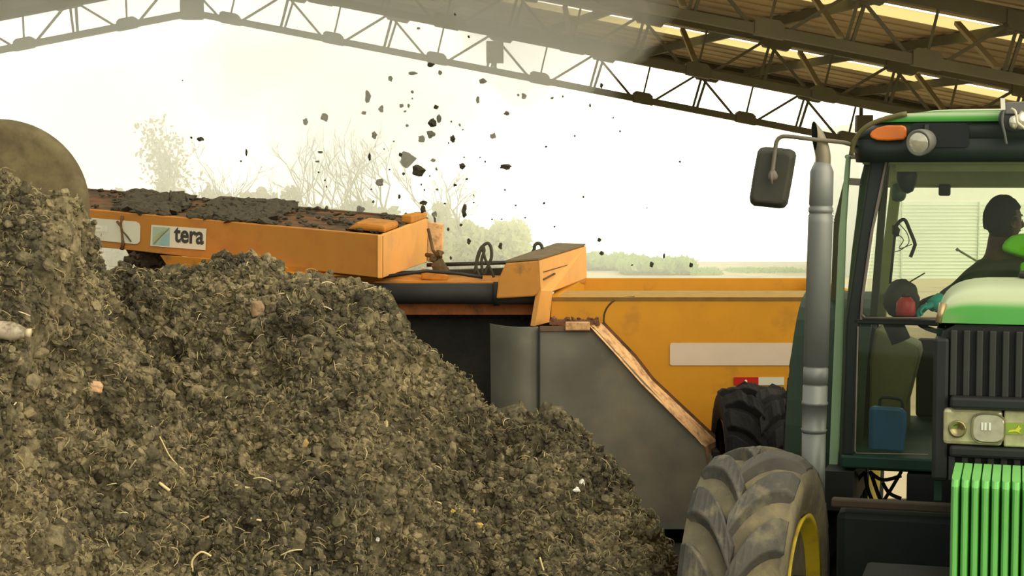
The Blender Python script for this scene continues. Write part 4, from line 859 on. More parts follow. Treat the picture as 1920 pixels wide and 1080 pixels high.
# ---------------------------------------------------------------- driver
SKIN = mat('skin', (92, 66, 50), .6, var=.08); SHIRT = mat('dark_shirt', (52, 60, 56), .85, var=.12); VEST = mat('lime_vest', (140, 255, 40), .8, var=.03); HAIR = mat('dark_hair', (28, 25, 20), .8, var=.2, scale=60, bump=.4, bscale=120)
GLOVE = mat('teal_glove', (60, 190, 180), .7, var=.08); TROU = mat('dark_trousers', (40, 44, 56), .9)
def skin(name, joints, edges, m, parent, root=0, sub=2, smooth=True):
    org = WL.get(parent, Vector(parent.location)) if parent is not None else Vector()
    me = bpy.data.meshes.new(name); me.from_pydata([tuple(Vector(p) - org) for p, r in joints], edges, []); me.update()
    o = bpy.data.objects.new(name, me); COL.objects.link(o)
    if parent is not None: o.parent = parent; WL[o] = org
    sm = o.modifiers.new('skin', 'SKIN'); sm.use_smooth_shade = True
    me.skin_vertices[0].data
    for i, (p, r) in enumerate(joints):
        v = me.skin_vertices[0].data[i]; v.radius = (r, r) if not isinstance(r, tuple) else r; v.use_root = (i == root)
    sb = o.modifiers.new('sub', 'SUBSURF'); sb.levels = sub; sb.render_levels = sub
    me.materials.append(m); return o
dv = empty('person', TL(0, 9.2, 1.0), 'driver in dark shirt and lime vest in the cab, one arm stretched to the wheel', 'person')
def D(px, py, d): return T(px, py, d)
hd_c = D(1881, 412, 9.2)
pel = TL(-.03, 9.35, 1.52)
neckb = D(1872, 480, 9.22); neckt = D(1874, 446, 9.21)
shL = D(1838, 512, 9.12); shR = D(1930, 505, 9.3)
chest = D(1885, 520, 9.25)
elL = D(1800, 545, 8.95); haL = D(1752, 570, 8.78)
shR2 = TL(shR.dot(RT) + .02, 9.3, shR.z - .03); elR = TL(.28, 9.25, 1.66); haR = TL(.22, 8.95, 1.62)
kneL, ankL, toeL = TL(-.15, 8.92, 1.50), TL(-.17, 8.78, 1.12), TL(-.17, 8.62, 1.09)
kneR, ankR, toeR = TL(.12, 8.92, 1.50), TL(.14, 8.78, 1.12), TL(.14, 8.62, 1.09)
body_j = [(pel, .13), (lerp(pel, chest, .5), .125), (chest, .13), (neckb, .070), (neckt, .062), (hd_c - UP * .03, .06), (shL, .058), (elL, .043), (haL, .028), (shR2, .058), (elR, .043), (haR, .028),
          (TL(-.10, 9.30, 1.50), .09), (kneL, .062), (ankL, .042), (TL(.08, 9.30, 1.50), .09), (kneR, .062), (ankR, .042)]
body_e = [(0, 1), (1, 2), (2, 3), (3, 4), (4, 5), (2, 6), (6, 7), (7, 8), (2, 9), (9, 10), (10, 11), (0, 12), (12, 13), (13, 14), (0, 15), (15, 16), (16, 17)]
body = skin('body', body_j, body_e, SKIN, dv)
# head with a face turned to the right and backwards
fdir = (RT * .80 + FW * .60).normalized(); sdir = UP.cross(fdir).normalized()
def HP(f, s, u): return hd_c + fdir * f + sdir * s + UP * u
hm = MB(); bmh = bmesh.new(); bmesh.ops.create_uvsphere(bmh, u_segments=32, v_segments=24, radius=1)
vs = []
for v in bmh.verts:
    x, y, z = v.co; w = 1.0
    if z < -.1: w = 1 - .30 * ((-z - .1) / .9) ** 1.3
    f = x * .098 * (1 if z > -.2 else 1.0) + (.014 * max(0, -z) if x > 0 else -.0)
    if x < 0 and z < -.3: f *= .72
    s_ = y * .078 * w; u = z * .118
    if x > .4: # brow, sockets and cheeks
        for sy in (-1, 1):
            g_ = math.exp(-(((y - sy * .38) / .2) ** 2 + ((z + .02) / .13) ** 2)); f -= .010 * g_
            g_ = math.exp(-(((y - sy * .45) / .25) ** 2 + ((z + .32) / .18) ** 2)); f += .004 * g_
        g_ = math.exp(-((y / .6) ** 2 + ((z - .16) / .09) ** 2)); f += .005 * g_
        g_ = math.exp(-((y / .14) ** 2 + ((z + .18) / .16) ** 2)); f += .014 * g_
        g_ = math.exp(-((y / .3) ** 2 + ((z + .82) / .14) ** 2)); f += .008 * g_
    vs.append(HP(f, s_, u))
fs = [tuple(v.index for v in f.verts) for f in bmh.faces]; bmh.free(); hm.add(vs, fs, True)
nz = [HP(.100, 0, .008), HP(.112, 0, -.012), HP(.122, 0, -.030), HP(.104, 0, -.040)]; hm.tube(nz, [.008, .011, .015, .010], 10)
hm.build('head', SKIN, dv)
for sy in (-1, 1):
    e = MB(); c_ = HP(.012, sy * .078, -.01); e.lathe(c_ - sdir * sy * .008, sdir * sy, [(0, .014), (.006, .024), (.014, .027), (.016, .022), (.010, .016), (.008, .001)], 16); e.v = [tuple(c_ + Vector(((Vector(p) - c_).x, (Vector(p) - c_).y, (Vector(p) - c_).z * 1.35))) for p in e.v]; e.build('ear', SKIN, dv)
    e = MB(); c_ = HP(.080, sy * .031, -.002); e.lathe(c_ - fdir * .012, fdir, [(0, .001), (.003, .009), (.012, .012), (.020, .008), (.023, .0005)], 14); e.build('eye', mat('eye_white', (205, 200, 190), .2), dv)
    e = MB(); e.lathe(c_ + fdir * .008, fdir, [(0, .006), (.004, .0045), (.0045, .0005)], 12); e.build('pupil', mat('pupil', (20, 14, 10), .2), dv)
    e = MB(); e.tube([HP(.090, sy * .014, .020), HP(.092, sy * .032, .025), HP(.080, sy * .050, .018)], [.003, .004, .002], 6); e.build('eyebrow', HAIR, dv)
e = MB(); e.tube([HP(.086, -.024, -.060), HP(.098, -.010, -.057), HP(.100, 0, -.059), HP(.098, .010, -.057), HP(.086, .024, -.060)], [.002, .005, .005, .005, .002], 8); e.build('lips', mat('lips', (96, 56, 46), .5), dv)
hr = MB(); vs = []; bmh = bmesh.new(); bmesh.ops.create_uvsphere(bmh, u_segments=32, v_segments=24, radius=1); rr = random.Random(4)
keep = []
for v in bmh.verts:
    x, y, z = v.co; k = 1.07 + rr.uniform(-.012, .02); cut_ = (x > .35 and z < .42) or (z < -.45) or (x > .0 and z < -.05 and abs(y) > .5)
    if cut_: k = .93
    vs.append(HP(x * .102 * k - .002, y * .080 * k, z * .120 * k + .002))
fs = [tuple(v.index for v in f.verts) for f in bmh.faces]; bmh.free(); hr.add(vs, fs, True); hr.build('hair', HAIR, dv)
# shirt follows the torso and arms
sh_j = [(lerp(pel, chest, .05), .15), (lerp(pel, chest, .5), .145), (chest, .145), (lerp(chest, neckb, .75), .075), (shL, .072), (elL, .056), (lerp(elL, haL, .72), .046), (shR2, .072), (elR, .056), (lerp(elR, haR, .8), .044)]
skin('shirt', sh_j, [(0, 1), (1, 2), (2, 3), (2, 4), (4, 5), (5, 6), (2, 7), (7, 8), (8, 9)], SHIRT, dv)
tj = [(pel + UP * .01, .15), (TL(-.10, 9.30, 1.50), .10), (kneL, .075), (lerp(kneL, ankL, .9), .058), (TL(.08, 9.30, 1.50), .10), (kneR, .075), (lerp(kneR, ankR, .9), .058)]
skin('trousers', tj, [(0, 1), (1, 2), (2, 3), (0, 4), (4, 5), (5, 6)], TROU, dv)
for an, to in ((ankL, toeL), (ankR, toeR)): skin('boot', [(an + UP * .02, .05), (an - UP * .02 + FW * .02, .045), (lerp(an, to, .6) - UP * .01, .042), (to, .036)], [(0, 1), (1, 2), (2, 3)], BLK, dv)
# vest panels: over the right shoulder, down the chest
v = MB(); vp = [(1876, 466), (1884, 452), (1896, 442), (1912, 438), (1945, 437), (1958, 450), (1956, 476), (1930, 481), (1912, 479), (1892, 473)]
v.prism2([T(x, y, 9.03) for x, y in vp], [T(x, y + 6, 9.34) for x, y in vp]); v.build('vest_shoulder', VEST, dv, bevel=.02, seg=3)
v = MB(); vp = [(1912, 492), (1950, 488), (1952, 560), (1914, 560)]
v.prism2([T(x, y, 9.03) for x, y in vp], [T(x, y, 9.12) for x, y in vp]); v.build('vest_front', VEST, dv, bevel=.02)
# gloved hand on the steering wheel: palm and five fingers
def hand(parent, wrist, dirv, pn, m, curl=.9, s=1.0):
    dirv = Vector(dirv).normalized(); pn = Vector(pn).normalized(); sd = dirv.cross(pn).normalized()
    J = [(wrist, .024), (wrist + dirv * .04 * s, (.030, .016)), (wrist + dirv * .085 * s, (.036, .014))]
    skin('gloved_palm', J, [(0, 1), (1, 2)], m, parent)
    for k, (off, ln) in enumerate(((-.030, .070), (-.010, .080), (.011, .075), (.030, .060))):
        b0 = wrist + dirv * .080 * s + sd * off; d1 = dirv; pts = [b0 - dirv * .02]; q = b0
        for sgm, f in enumerate((.45, .32, .23)):
            d1 = (dirv * math.cos(curl * (sgm + .6) * (1 + .08 * k)) + pn * math.sin(curl * (sgm + .6) * (1 + .08 * k))).normalized(); pts.append(q); q = q + d1 * ln * f
        pts.append(q); skin('gloved_finger', [(p, .0095 - .0006 * i) for i, p in enumerate(pts)], [(i, i + 1) for i in range(len(pts) - 1)], m, parent)
    b0 = wrist + dirv * .025 - sd * .028; t1 = b0 + (dirv * .6 - sd * .6 + pn * .4).normalized() * .035; t2 = t1 + (dirv * .7 + pn * .7).normalized() * .03
    skin('gloved_thumb', [(b0, .012), (t1, .011), (t2, .009)], [(0, 1), (1, 2)], m, parent)
hdir = (haL - elL).normalized()
hand(dv, haL, hdir * .8 - RT * .5 - UP * .1, -UP * .8 - FW * .3, GLOVE)
cu = MB(); cu.tube([haL - hdir * .05, haL + hdir * .02], [.042, .034], 16); cu.build('glove_cuff', GLOVE, dv)
hand(dv, haR, -FW * .8 - RT * .4, -UP, GLOVE)
# ---------------------------------------------------------------- dust and steam
def haze(c, rad, dens, aniso, label, seed, sub=4):
    m = bpy.data.materials.new('haze_volume_%d' % seed); m.use_nodes = True; t = m.node_tree; t.nodes.clear(); o = N(t, 'ShaderNodeOutputMaterial'); v = N(t, 'ShaderNodeVolumeScatter')
    v.inputs['Color'].default_value = (1, 1, .93, 1); v.inputs['Density'].default_value = dens; v.inputs['Anisotropy'].default_value = aniso; t.links.new(v.outputs[0], o.inputs['Volume'])
    mb = MB(); mb.blob((0, 0, 0), rad, seed, .14, sub, True, rot=False); ob = mb.build('dust_cloud', m); ob.location = c
    return tag(ob, label, 'dust', None, 'stuff')
HAZE = [
    ((-7.2, 21, 4.6), (4.6, 5.5, 3.2), .055), ((-3.4, 21, 4.3), (4.6, 5.5, 3.0), .08), ((-1.0, 15.6, 3.1), (1.7, 1.6, 1.5), .16),
    ((.35, 16.5, 4.35), (1.2, 1.3, 1.3), .34), ((-2.2, 36, 1.8), (14, 3.0, 3.8), .14)]
LAB = ['thin pale dust hanging below the left half of the roof', 'pale dust under the ridge of the shed', 'dust rising behind the flying clods', 'densest puff of steam drifting in front of the roof trusses', 'bright dust haze outside the far gable']
for i, (c, r, dn) in enumerate(HAZE): haze(c, r, dn, .72, LAB[i], i + 1)
# ---------------------------------------------------------------- compost heap
def vnoise(x, y, seed):
    r = np.random.default_rng(seed); T_ = r.random((256, 256)); xi = np.floor(x).astype(int); yi = np.floor(y).astype(int); fx = x - xi; fy = y - yi
    fx = fx * fx * (3 - 2 * fx); fy = fy * fy * (3 - 2 * fy); a = T_[xi % 256, yi % 256]; b = T_[(xi + 1) % 256, yi % 256]; c = T_[xi % 256, (yi + 1) % 256]; d = T_[(xi + 1) % 256, (yi + 1) % 256]
    return (a * (1 - fx) + b * fx) * (1 - fy) + (c * (1 - fx) + d * fx) * fy - .5
def crest(pts, Y):
    q = [P(x, y, Y) for x, y in pts]; return np.array([v.x for v in q]), np.array([v.z - .05 for v in q])
C2Y, C1Y = 7.6, 6.6
c2x, c2z = crest([(-600, 560), (120, 522), (175, 508), (215, 512), (235, 500), (300, 494), (340, 500), (400, 480), (480, 482), (560, 480), (600, 484), (640, 494), (690, 514), (725, 540), (745, 580), (752, 620), (778, 655), (815, 690), (845, 722), (872, 762), (898, 788), (935, 806), (968, 786), (1028, 786), (1062, 812), (1096, 845), (1136, 885), (1172, 930), (1204, 978), (1232, 1036), (1250, 1096), (1275, 1300), (1290, 1600)], C2Y)
c1x, c1z = crest([(-900, 350), (-300, 330), (-60, 335), (20, 345), (80, 358), (118, 375), (126, 400), (130, 440), (138, 480), (160, 520), (190, 560), (210, 605), (250, 665), (310, 730), (380, 850), (470, 980), (600, 1150), (800, 1400), (1000, 1620)], C1Y)
def height(x, y):
    r2 = (y - C2Y); b2 = np.interp(x, c2x, c2z); h2 = b2 - np.where(r2 < 0, .80 * (np.sqrt(r2 * r2 + .03) - .17), np.minimum(.30 * (np.sqrt(r2 * r2 + .03) - .17), 5))
    r1 = (y - C1Y); b1 = np.interp(x, c1x, c1z); h1 = b1 - np.where(r1 < 0, .78, .9) * (np.sqrt(r1 * r1 + .02) - .14)
    k = .02; m = np.maximum(h1, h2); h = m + k * np.log(np.exp((h1 - m) / k) + np.exp((h2 - m) / k)) - 0
    h = np.maximum(h, -.03 + 0 * h)
    taper = np.clip((x - XMIN) / .8, 0, 1) ; return h
XMIN = -4.6
xs = np.concatenate([np.arange(XMIN, -2.5, .03), np.arange(-2.5, .95, .0085), np.arange(.95, 1.7, .03)])
ys = np.concatenate([np.arange(3.6, 5.2, .05), np.arange(5.2, 7.95, .009), np.arange(7.95, 11.3, .06)])
GX, GY = np.meshgrid(xs, ys); Hh = height(GX, GY)
gy_, gx_ = np.gradient(Hh, ys, xs); nl = np.sqrt(gx_ ** 2 + gy_ ** 2 + 1); nx, ny, nz_ = -gx_ / nl, -gy_ / nl, 1 / nl
# noise sampled along the slope so that lumps are not stretched on the steep face
sv = GY * 1.0 + Hh * .9
disp = np.zeros_like(Hh)
for k, (s_, a_) in enumerate(((1.8, .12), (4.2, .11), (9, .12), (19, .075), (40, .036), (80, .018))):
    v_ = vnoise(GX * s_ + 31 * k, sv * s_ + 17 * k, 100 + k); 
    v_ = v_ if k < 2 else (np.abs(v_) * -2 + .5) * .7 + v_ * .3
    disp += a_ * v_
edge = np.clip((Hh + .03) / .25, 0, 1)
disp *= edge
PX, PY, PZ = GX + nx * disp * .8, GY + ny * disp, Hh + nz_ * disp
r_, c_ = GX.shape; base_v = np.stack([PX, PY, PZ], -1).reshape(-1, 3)
idx = np.arange(r_ * c_).reshape(r_, c_); quads = np.stack([idx[:-1, :-1], idx[:-1, 1:], idx[1:, 1:], idx[1:, :-1]], -1).reshape(-1, 4)
def surf(x, y):
    h = height(x, y); e = .01; hx = (height(x + e, y) - height(x - e, y)) / (2 * e); hy = (height(x, y + e) - height(x, y - e)) / (2 * e); n_ = np.stack([-hx, -hy, np.ones_like(hx)], -1); n_ /= np.linalg.norm(n_, axis=-1, keepdims=True)
    s2 = y + h * .9; dd = np.zeros_like(h)
    for k, (s_, a_) in enumerate(((1.8, .12), (4.2, .11), (9, .12), (19, .075), (40, .036))):
        v_ = vnoise(x * s_ + 31 * k, s2 * s_ + 17 * k, 100 + k); v_ = v_ if k < 2 else (np.abs(v_) * -2 + .5) * .7 + v_ * .3
        dd += a_ * v_
    dd *= np.clip((h + .03) / .25, 0, 1)
    return np.stack([x + n_[..., 0] * dd * .8, y + n_[..., 1] * dd, h + n_[..., 2] * dd], -1), n_
def np_mesh(name, V, quads, tris, m, smooth=False):
    me = bpy.data.meshes.new(name); nv = len(V); nq = len(quads); ntr = len(tris)
    me.vertices.add(nv); me.vertices.foreach_set('co', np.asarray(V, np.float32).ravel())
    li = np.concatenate([np.asarray(quads, np.int32).ravel(), np.asarray(tris, np.int32).ravel()]) ; me.loops.add(len(li)); me.loops.foreach_set('vertex_index', li)
    me.polygons.add(nq + ntr); st = np.concatenate([np.arange(nq) * 4, nq * 4 + np.arange(ntr) * 3]).astype(np.int32); me.polygons.foreach_set('loop_start', st)
    me.polygons.foreach_set('use_smooth', np.full(nq + ntr, smooth)); me.update(calc_edges=True); me.validate(); me.materials.append(m)
    o = bpy.data.objects.new(name, me); COL.objects.link(o); return o
# crumbs: distorted low polyhedra baked into the heap mesh
bm = bmesh.new(); bmesh.ops.create_icosphere(bm, subdivisions=2, radius=1); iv = np.array([tuple(v.co) for v in bm.verts]); itf = np.array([[v.index for v in f.verts] for f in bm.faces]); bm.free()
bm = bmesh.new(); bmesh.ops.create_icosphere(bm, subdivisions=1, radius=1); iv1 = np.array([tuple(v.co) for v in bm.verts]); itf1 = np.array([[v.index for v in f.verts] for f in bm.faces]); bm.free()
def rotm(n):
    q = rng.normal(size=(n, 4)); q /= np.linalg.norm(q, axis=1, keepdims=True); w, x, y, z = q.T
    return np.stack([1 - 2 * (y * y + z * z), 2 * (x * y - z * w), 2 * (x * z + y * w), 2 * (x * y + z * w), 1 - 2 * (x * x + z * z), 2 * (y * z - x * w), 2 * (x * z - y * w), 2 * (y * z + x * w), 1 - 2 * (x * x + y * y)], -1).reshape(n, 3, 3)
def crumbs(n, smin, smax, base_i, base_t, rough, pts, power=2.2, flat=1.0, lift=.15):
    sz = smin + (smax - smin) * rng.random(n) ** power
    asp = np.stack([rng.uniform(.7, 1.5, n), rng.uniform(.6, 1.1, n), rng.uniform(.5, .9, n) * flat], -1) * sz[:, None]
    V = base_i[None] * (1 + rough * rng.normal(size=(n, len(base_i), 1))); V = V * asp[:, None, :]; V = np.einsum('nij,nvj->nvi', rotm(n), V)
    P0, n_ = pts; V = V + (P0 + n_ * sz[:, None] * lift)[:, None, :]
    Tt = base_t[None] + (np.arange(n) * len(base_i))[:, None, None]
    return V.reshape(-1, 3), Tt.reshape(-1, 3)
def rand_pts(n, crestbias=.25):
    # random visible slope points, in view of the camera
    X = []; Y = []
    while len(X) < n:
        y = rng.uniform(4.7, 7.75, n * 2); x = rng.uniform(-.32, .13, n * 2) * y; h = height(x, y)
        py = HZ - F * (h - CAMZ) / y; ok_ = (py < 1130) & (h > .02) & (x < 1.05)
        X += list(x[ok_]); Y += list(y[ok_])
    X = np.array(X[:n]); Y = np.array(Y[:n]); return surf(X, Y)
allV = [base_v]; allT = []; off = len(base_v)
for (n, a, b, bi, bt, ro, pw_, fl_) in ((2600, .013, .034, iv, itf, .13, 2.3, 1), (42000, .003, .012, iv1, itf1, .30, 1.4, 1), (3500, .006, .018, iv1, itf1, .30, 2.0, .6), (22000, .006, .019, iv, itf, .17, 1.5, 1)):
    V, Tt = crumbs(n, a, b, bi, bt, ro, rand_pts(n), pw_, fl_); allV.append(V); allT.append(Tt + off); off += len(V)
# colour of the compost: damp dark crumbs, dry olive-tan crumbs
m = bpy.data.materials.new('compost'); m.use_nodes = True; t = m.node_tree; b = t.nodes['Principled BSDF']; tcn = N(t, 'ShaderNodeTexCoord'); geo = N(t, 'ShaderNodeNewGeometry')
n1 = N(t, 'ShaderNodeTexNoise'); n1.inputs['Scale'].default_value = 2.2; n1.inputs['Detail'].default_value = 8; n1.inputs['Roughness'].default_value = .7
n2 = N(t, 'ShaderNodeTexNoise'); n2.inputs['Scale'].default_value = 38; n2.inputs['Detail'].default_value = 6; n2.inputs['Roughness'].default_value = .7
n1.inputs['Distortion'].default_value = .6; t.links.new(tcn.outputs['Object'], n1.inputs['Vector']); t.links.new(tcn.outputs['Object'], n2.inputs['Vector'])
ad1 = N(t, 'ShaderNodeMath', operation='MULTIPLY'); ad1.inputs[1].default_value = .52; t.links.new(n1.outputs['Fac'], ad1.inputs[0])
ad2 = N(t, 'ShaderNodeMath', operation='MULTIPLY_ADD'); ad2.inputs[1].default_value = .34; t.links.new(n2.outputs['Fac'], ad2.inputs[0]); t.links.new(ad1.outputs[0], ad2.inputs[2])
ad3 = N(t, 'ShaderNodeMath', operation='MULTIPLY_ADD'); ad3.inputs[1].default_value = .14; t.links.new(geo.outputs['Random Per Island'], ad3.inputs[0]); t.links.new(ad2.outputs[0], ad3.inputs[2])
cr = N(t, 'ShaderNodeValToRGB'); e = cr.color_ramp.elements; e[0].position = .36; e[0].color = (*s2l((44, 42, 35)), 1); e[1].position = .66; e[1].color = (*s2l((164, 150, 112)), 1)
q = cr.color_ramp.elements.new(.5); q.color = (*s2l((96, 89, 68)), 1)
t.links.new(ad3.outputs[0], cr.inputs['Fac']); t.links.new(cr.outputs['Color'], b.inputs['Base Color']); b.inputs['Roughness'].default_value = .95; b.inputs['Specular IOR Level'].default_value = .15
bp = N(t, 'ShaderNodeBump'); bp.inputs['Strength'].default_value = .7; bp.inputs['Distance'].default_value = .01; t.links.new(n2.outputs['Fac'], bp.inputs['Height']); t.links.new(bp.outputs[0], b.inputs['Normal'])
heap = np_mesh('compost_heap', np.concatenate(allV), quads, np.concatenate(allT), m)
tag(heap, 'long steep heap of dark crumbly compost filling the left foreground', 'compost heap', None, 'stuff')
# straw and root fibres lying in the heap
def fibres(n, l0, l1, w, cols, name, label):
    P0, n_ = rand_pts(n); V = []; Qd = []
    for i in range(n):
        a = rng.normal(size=3); a -= n_[i] * a.dot(n_[i]) * .85; a /= np.linalg.norm(a); ln = rng.uniform(l0, l1); bnd = np.cross(n_[i], a) * rng.normal() * .18; ww = w * rng.uniform(.6, 1.3)
        p = P0[i] + n_[i] * .012; prev = None; s1 = np.cross(a, n_[i]); s1 /= np.linalg.norm(s1) + 1e-9
        for k in range(5):
            tt = k / 4 - .5; c = p + a * ln * tt + bnd * ln * (tt * tt * 2) + n_[i] * (.012 * math.cos(tt * 3)); o_ = len(V)
            for z in range(3): an = z * 2.094; V.append(c + (s1 * math.cos(an) + n_[i] * math.sin(an)) * ww * (1 - .5 * abs(tt)))
            if k: 
                for z in range(3): j = (z + 1) % 3; Qd.append((o_ - 3 + z, o_ - 3 + j, o_ + j, o_ + z))
    o = np_mesh(name, np.array(V), np.array(Qd), np.zeros((0, 3), int), cols); return tag(o, label, 'straw', None, 'stuff')
fibres(3200, .02, .06, .0015, mat('straw_tan', (164, 146, 100), .9, var=.3, scale=20), 'straw', 'tan straw and root fibres scattered through the compost')
fibres(120, .03, .08, .0022, mat('straw_pale', (206, 190, 146), .9, var=.15, scale=20), 'pale_straw', 'paler straw stalks lying on the compost')
# single scraps in the compost
bpy.context.view_layer.update()
from mathutils.bvhtree import BVHTree
bvh = BVHTree.FromPolygons([tuple(v) for v in base_v], [tuple(int(k) for k in q_) for q_ in quads])
def onheap(px, py):
    r = ray(px, py).normalized(); h = bvh.ray_cast(Vector((0, 0, CAMZ)), r); 
    return (h[0], h[1], r) if h[0] else (P(px, py, 6.5), Vector((0, -1, 0)), r)
def scrap(px, py, w, h, m, label, cat, name, seed=1, rough=.3, sub=2, rotz=0):
    p, n_, r = onheap(px, py); k = p.y / F; mb = MB(); mb.blob((0, 0, 0), (w * k / 2, min(w, h) * k / 2 * .7, h * k / 2), seed, rough, sub, False, rot=False)
    R_ = Matrix.Rotation(rotz, 3, 'Y'); mb.v = [tuple(R_ @ Vector(v) + p - r * (min(w, h) * k * .3)) for v in mb.v]
    return top(mb, name, m, label, cat)
WHT = mat('white_scrap', (238, 236, 222), .6, var=.05); STONE = mat('pink_stone', (204, 164, 124), .85, var=.15); CHIP = mat('wood_chip', (176, 146, 92), .85, var=.15); YLW = mat('yellow_scrap', (214, 182, 84), .7, var=.15)
scrap(1090, 907, 12, 16, WHT, 'upper of two white scraps touching on the lower right of the heap', 'scrap', 'plastic_scrap', 3)
scrap(1081, 919, 16, 9, WHT, 'lower of two white scraps touching on the lower right of the heap', 'scrap', 'plastic_scrap', 4)
scrap(1152, 925, 8, 5, WHT, 'small white scrap near the right edge of the heap', 'scrap', 'plastic_scrap', 5)
scrap(748, 816, 11, 10, WHT, 'small white scrap below the middle of the heap', 'scrap', 'plastic_scrap', 6)
scrap(708, 1012, 9, 9, WHT, 'white speck of scrap at the bottom middle of the heap', 'scrap', 'plastic_scrap', 7)
scrap(548, 748, 20, 10, mat('grey_scrap', (168, 160, 128), .8), 'flat grey scrap in the centre left of the heap', 'scrap', 'plastic_scrap', 8)
scrap(488, 735, 6, 7, WHT, 'tiny white speck left of the flat grey scrap', 'scrap', 'plastic_scrap', 9)
scrap(178, 728, 30, 26, STONE, 'pinkish round stone on the left slope of the heap', 'stone', 'stone', 10, .15, 3)
scrap(482, 578, 24, 32, mat('brown_stone', (146, 122, 92), .9, var=.2), 'brown stone in the upper part of the rear heap', 'stone', 'stone', 11, .2, 3)
scrap(434, 806, 20, 13, CHIP, 'short wood chip left of the dark hollow in the heap', 'wood chip', 'wood_chip', 12, .15, 2, .6)
scrap(570, 834, 12, 26, CHIP, 'upright wood chip right of the dark hollow in the heap', 'wood chip', 'wood_chip', 13, .15, 2, .5)
scrap(850, 959, 9, 9, YLW, 'leftmost yellow scrap of the cluster low in the heap', 'scrap', 'yellow_scrap', 14)
scrap(863, 957, 9, 9, YLW, 'second yellow scrap of the cluster low in the heap', 'scrap', 'yellow_scrap', 15)
scrap(886, 960, 9, 10, YLW, 'upper right yellow scrap of the cluster low in the heap', 'scrap', 'yellow_scrap', 16)
scrap(898, 984, 14, 10, YLW, 'lower right yellow scrap of the cluster low in the heap', 'scrap', 'yellow_scrap', 17)
scrap(724, 798, 7, 22, mat('straw_piece', (196, 178, 120), .8), 'upright pale sliver above the small white scrap', 'sliver', 'wood_sliver', 18)
p, n_, r = onheap(15, 618)
bt = empty('plastic_bottle', p, 'dirty clear plastic bottle lying at the left edge of the heap', 'bottle')
mb = MB(); mb.lathe(p - r * .03 + Vector((-.10, 0, .008)), (1, 0, -.12), [(0, .001), (.005, .03), (.12, .034), (.15, .022), (.165, .014)], 20); mb.build('body', mat('dirty_plastic', (190, 176, 150), .3, var=.2, scale=12, dirt=(96, 84, 60), damt=.55, dscale=20), bt)
mb = MB(); mb.lathe(p - r * .03 + Vector((-.10, 0, .008)) + Vector((1, 0, -.12)).normalized() * .165, (1, 0, -.12), [(0, .016), (.015, .016), (.016, .001)], 14); mb.build('cap', mat('cap_pale', (206, 190, 150), .5), bt)
def twig(pts, r_, m, label, name='twig', lift=.02):
    q = []
    for x, y in pts: h = onheap(x, y); q.append(h[0] - h[2] * lift)
    yy = sum(v.y for v in q) / len(q); q = [P(x, y, yy - .01) for x, y in pts]
    mb = MB(); mb.tube(smooth_path(q, 4), r_, 6); return top(mb, name, m, label, 'twig')
PT = mat('pale_twig', (226, 206, 148), .8, var=.1)
twig([(362, 1072), (360, 1052), (377, 1035), (396, 1043)], .004, PT, 'bent pale twig at the bottom left of the heap')
twig([(280, 795), (300, 820), (318, 855), (342, 880)], .0026, PT, 'long thin pale twig lying down the left slope')
twig([(255, 862), (238, 885)], .003, mat('grey_twig', (170, 158, 122), .8), 'short grey twig left of the dark hollow')
twig([(440, 910), (480, 918)], .005, PT, 'straight pale twig low in the middle of the left slope')
twig([(470, 972), (490, 976)], .004, PT, 'short bright twig below the straight pale twig')
twig([(1012, 1045), (1018, 1065), (1026, 1085)], .004, PT, 'pale twig hanging at the bottom of the heap, right of centre')
twig([(298, 905), (318, 920)], .006, PT, 'thick pale stub of twig in the middle of the left slope')
twig([(372, 978), (392, 968)], .004, mat('pink_twig', (196, 160, 116), .8), 'pinkish twig above the bent pale twig')
# ---------------------------------------------------------------- clods in the air
CLOD = mat('clod', (58, 54, 38), .95, var=.3, scale=40)
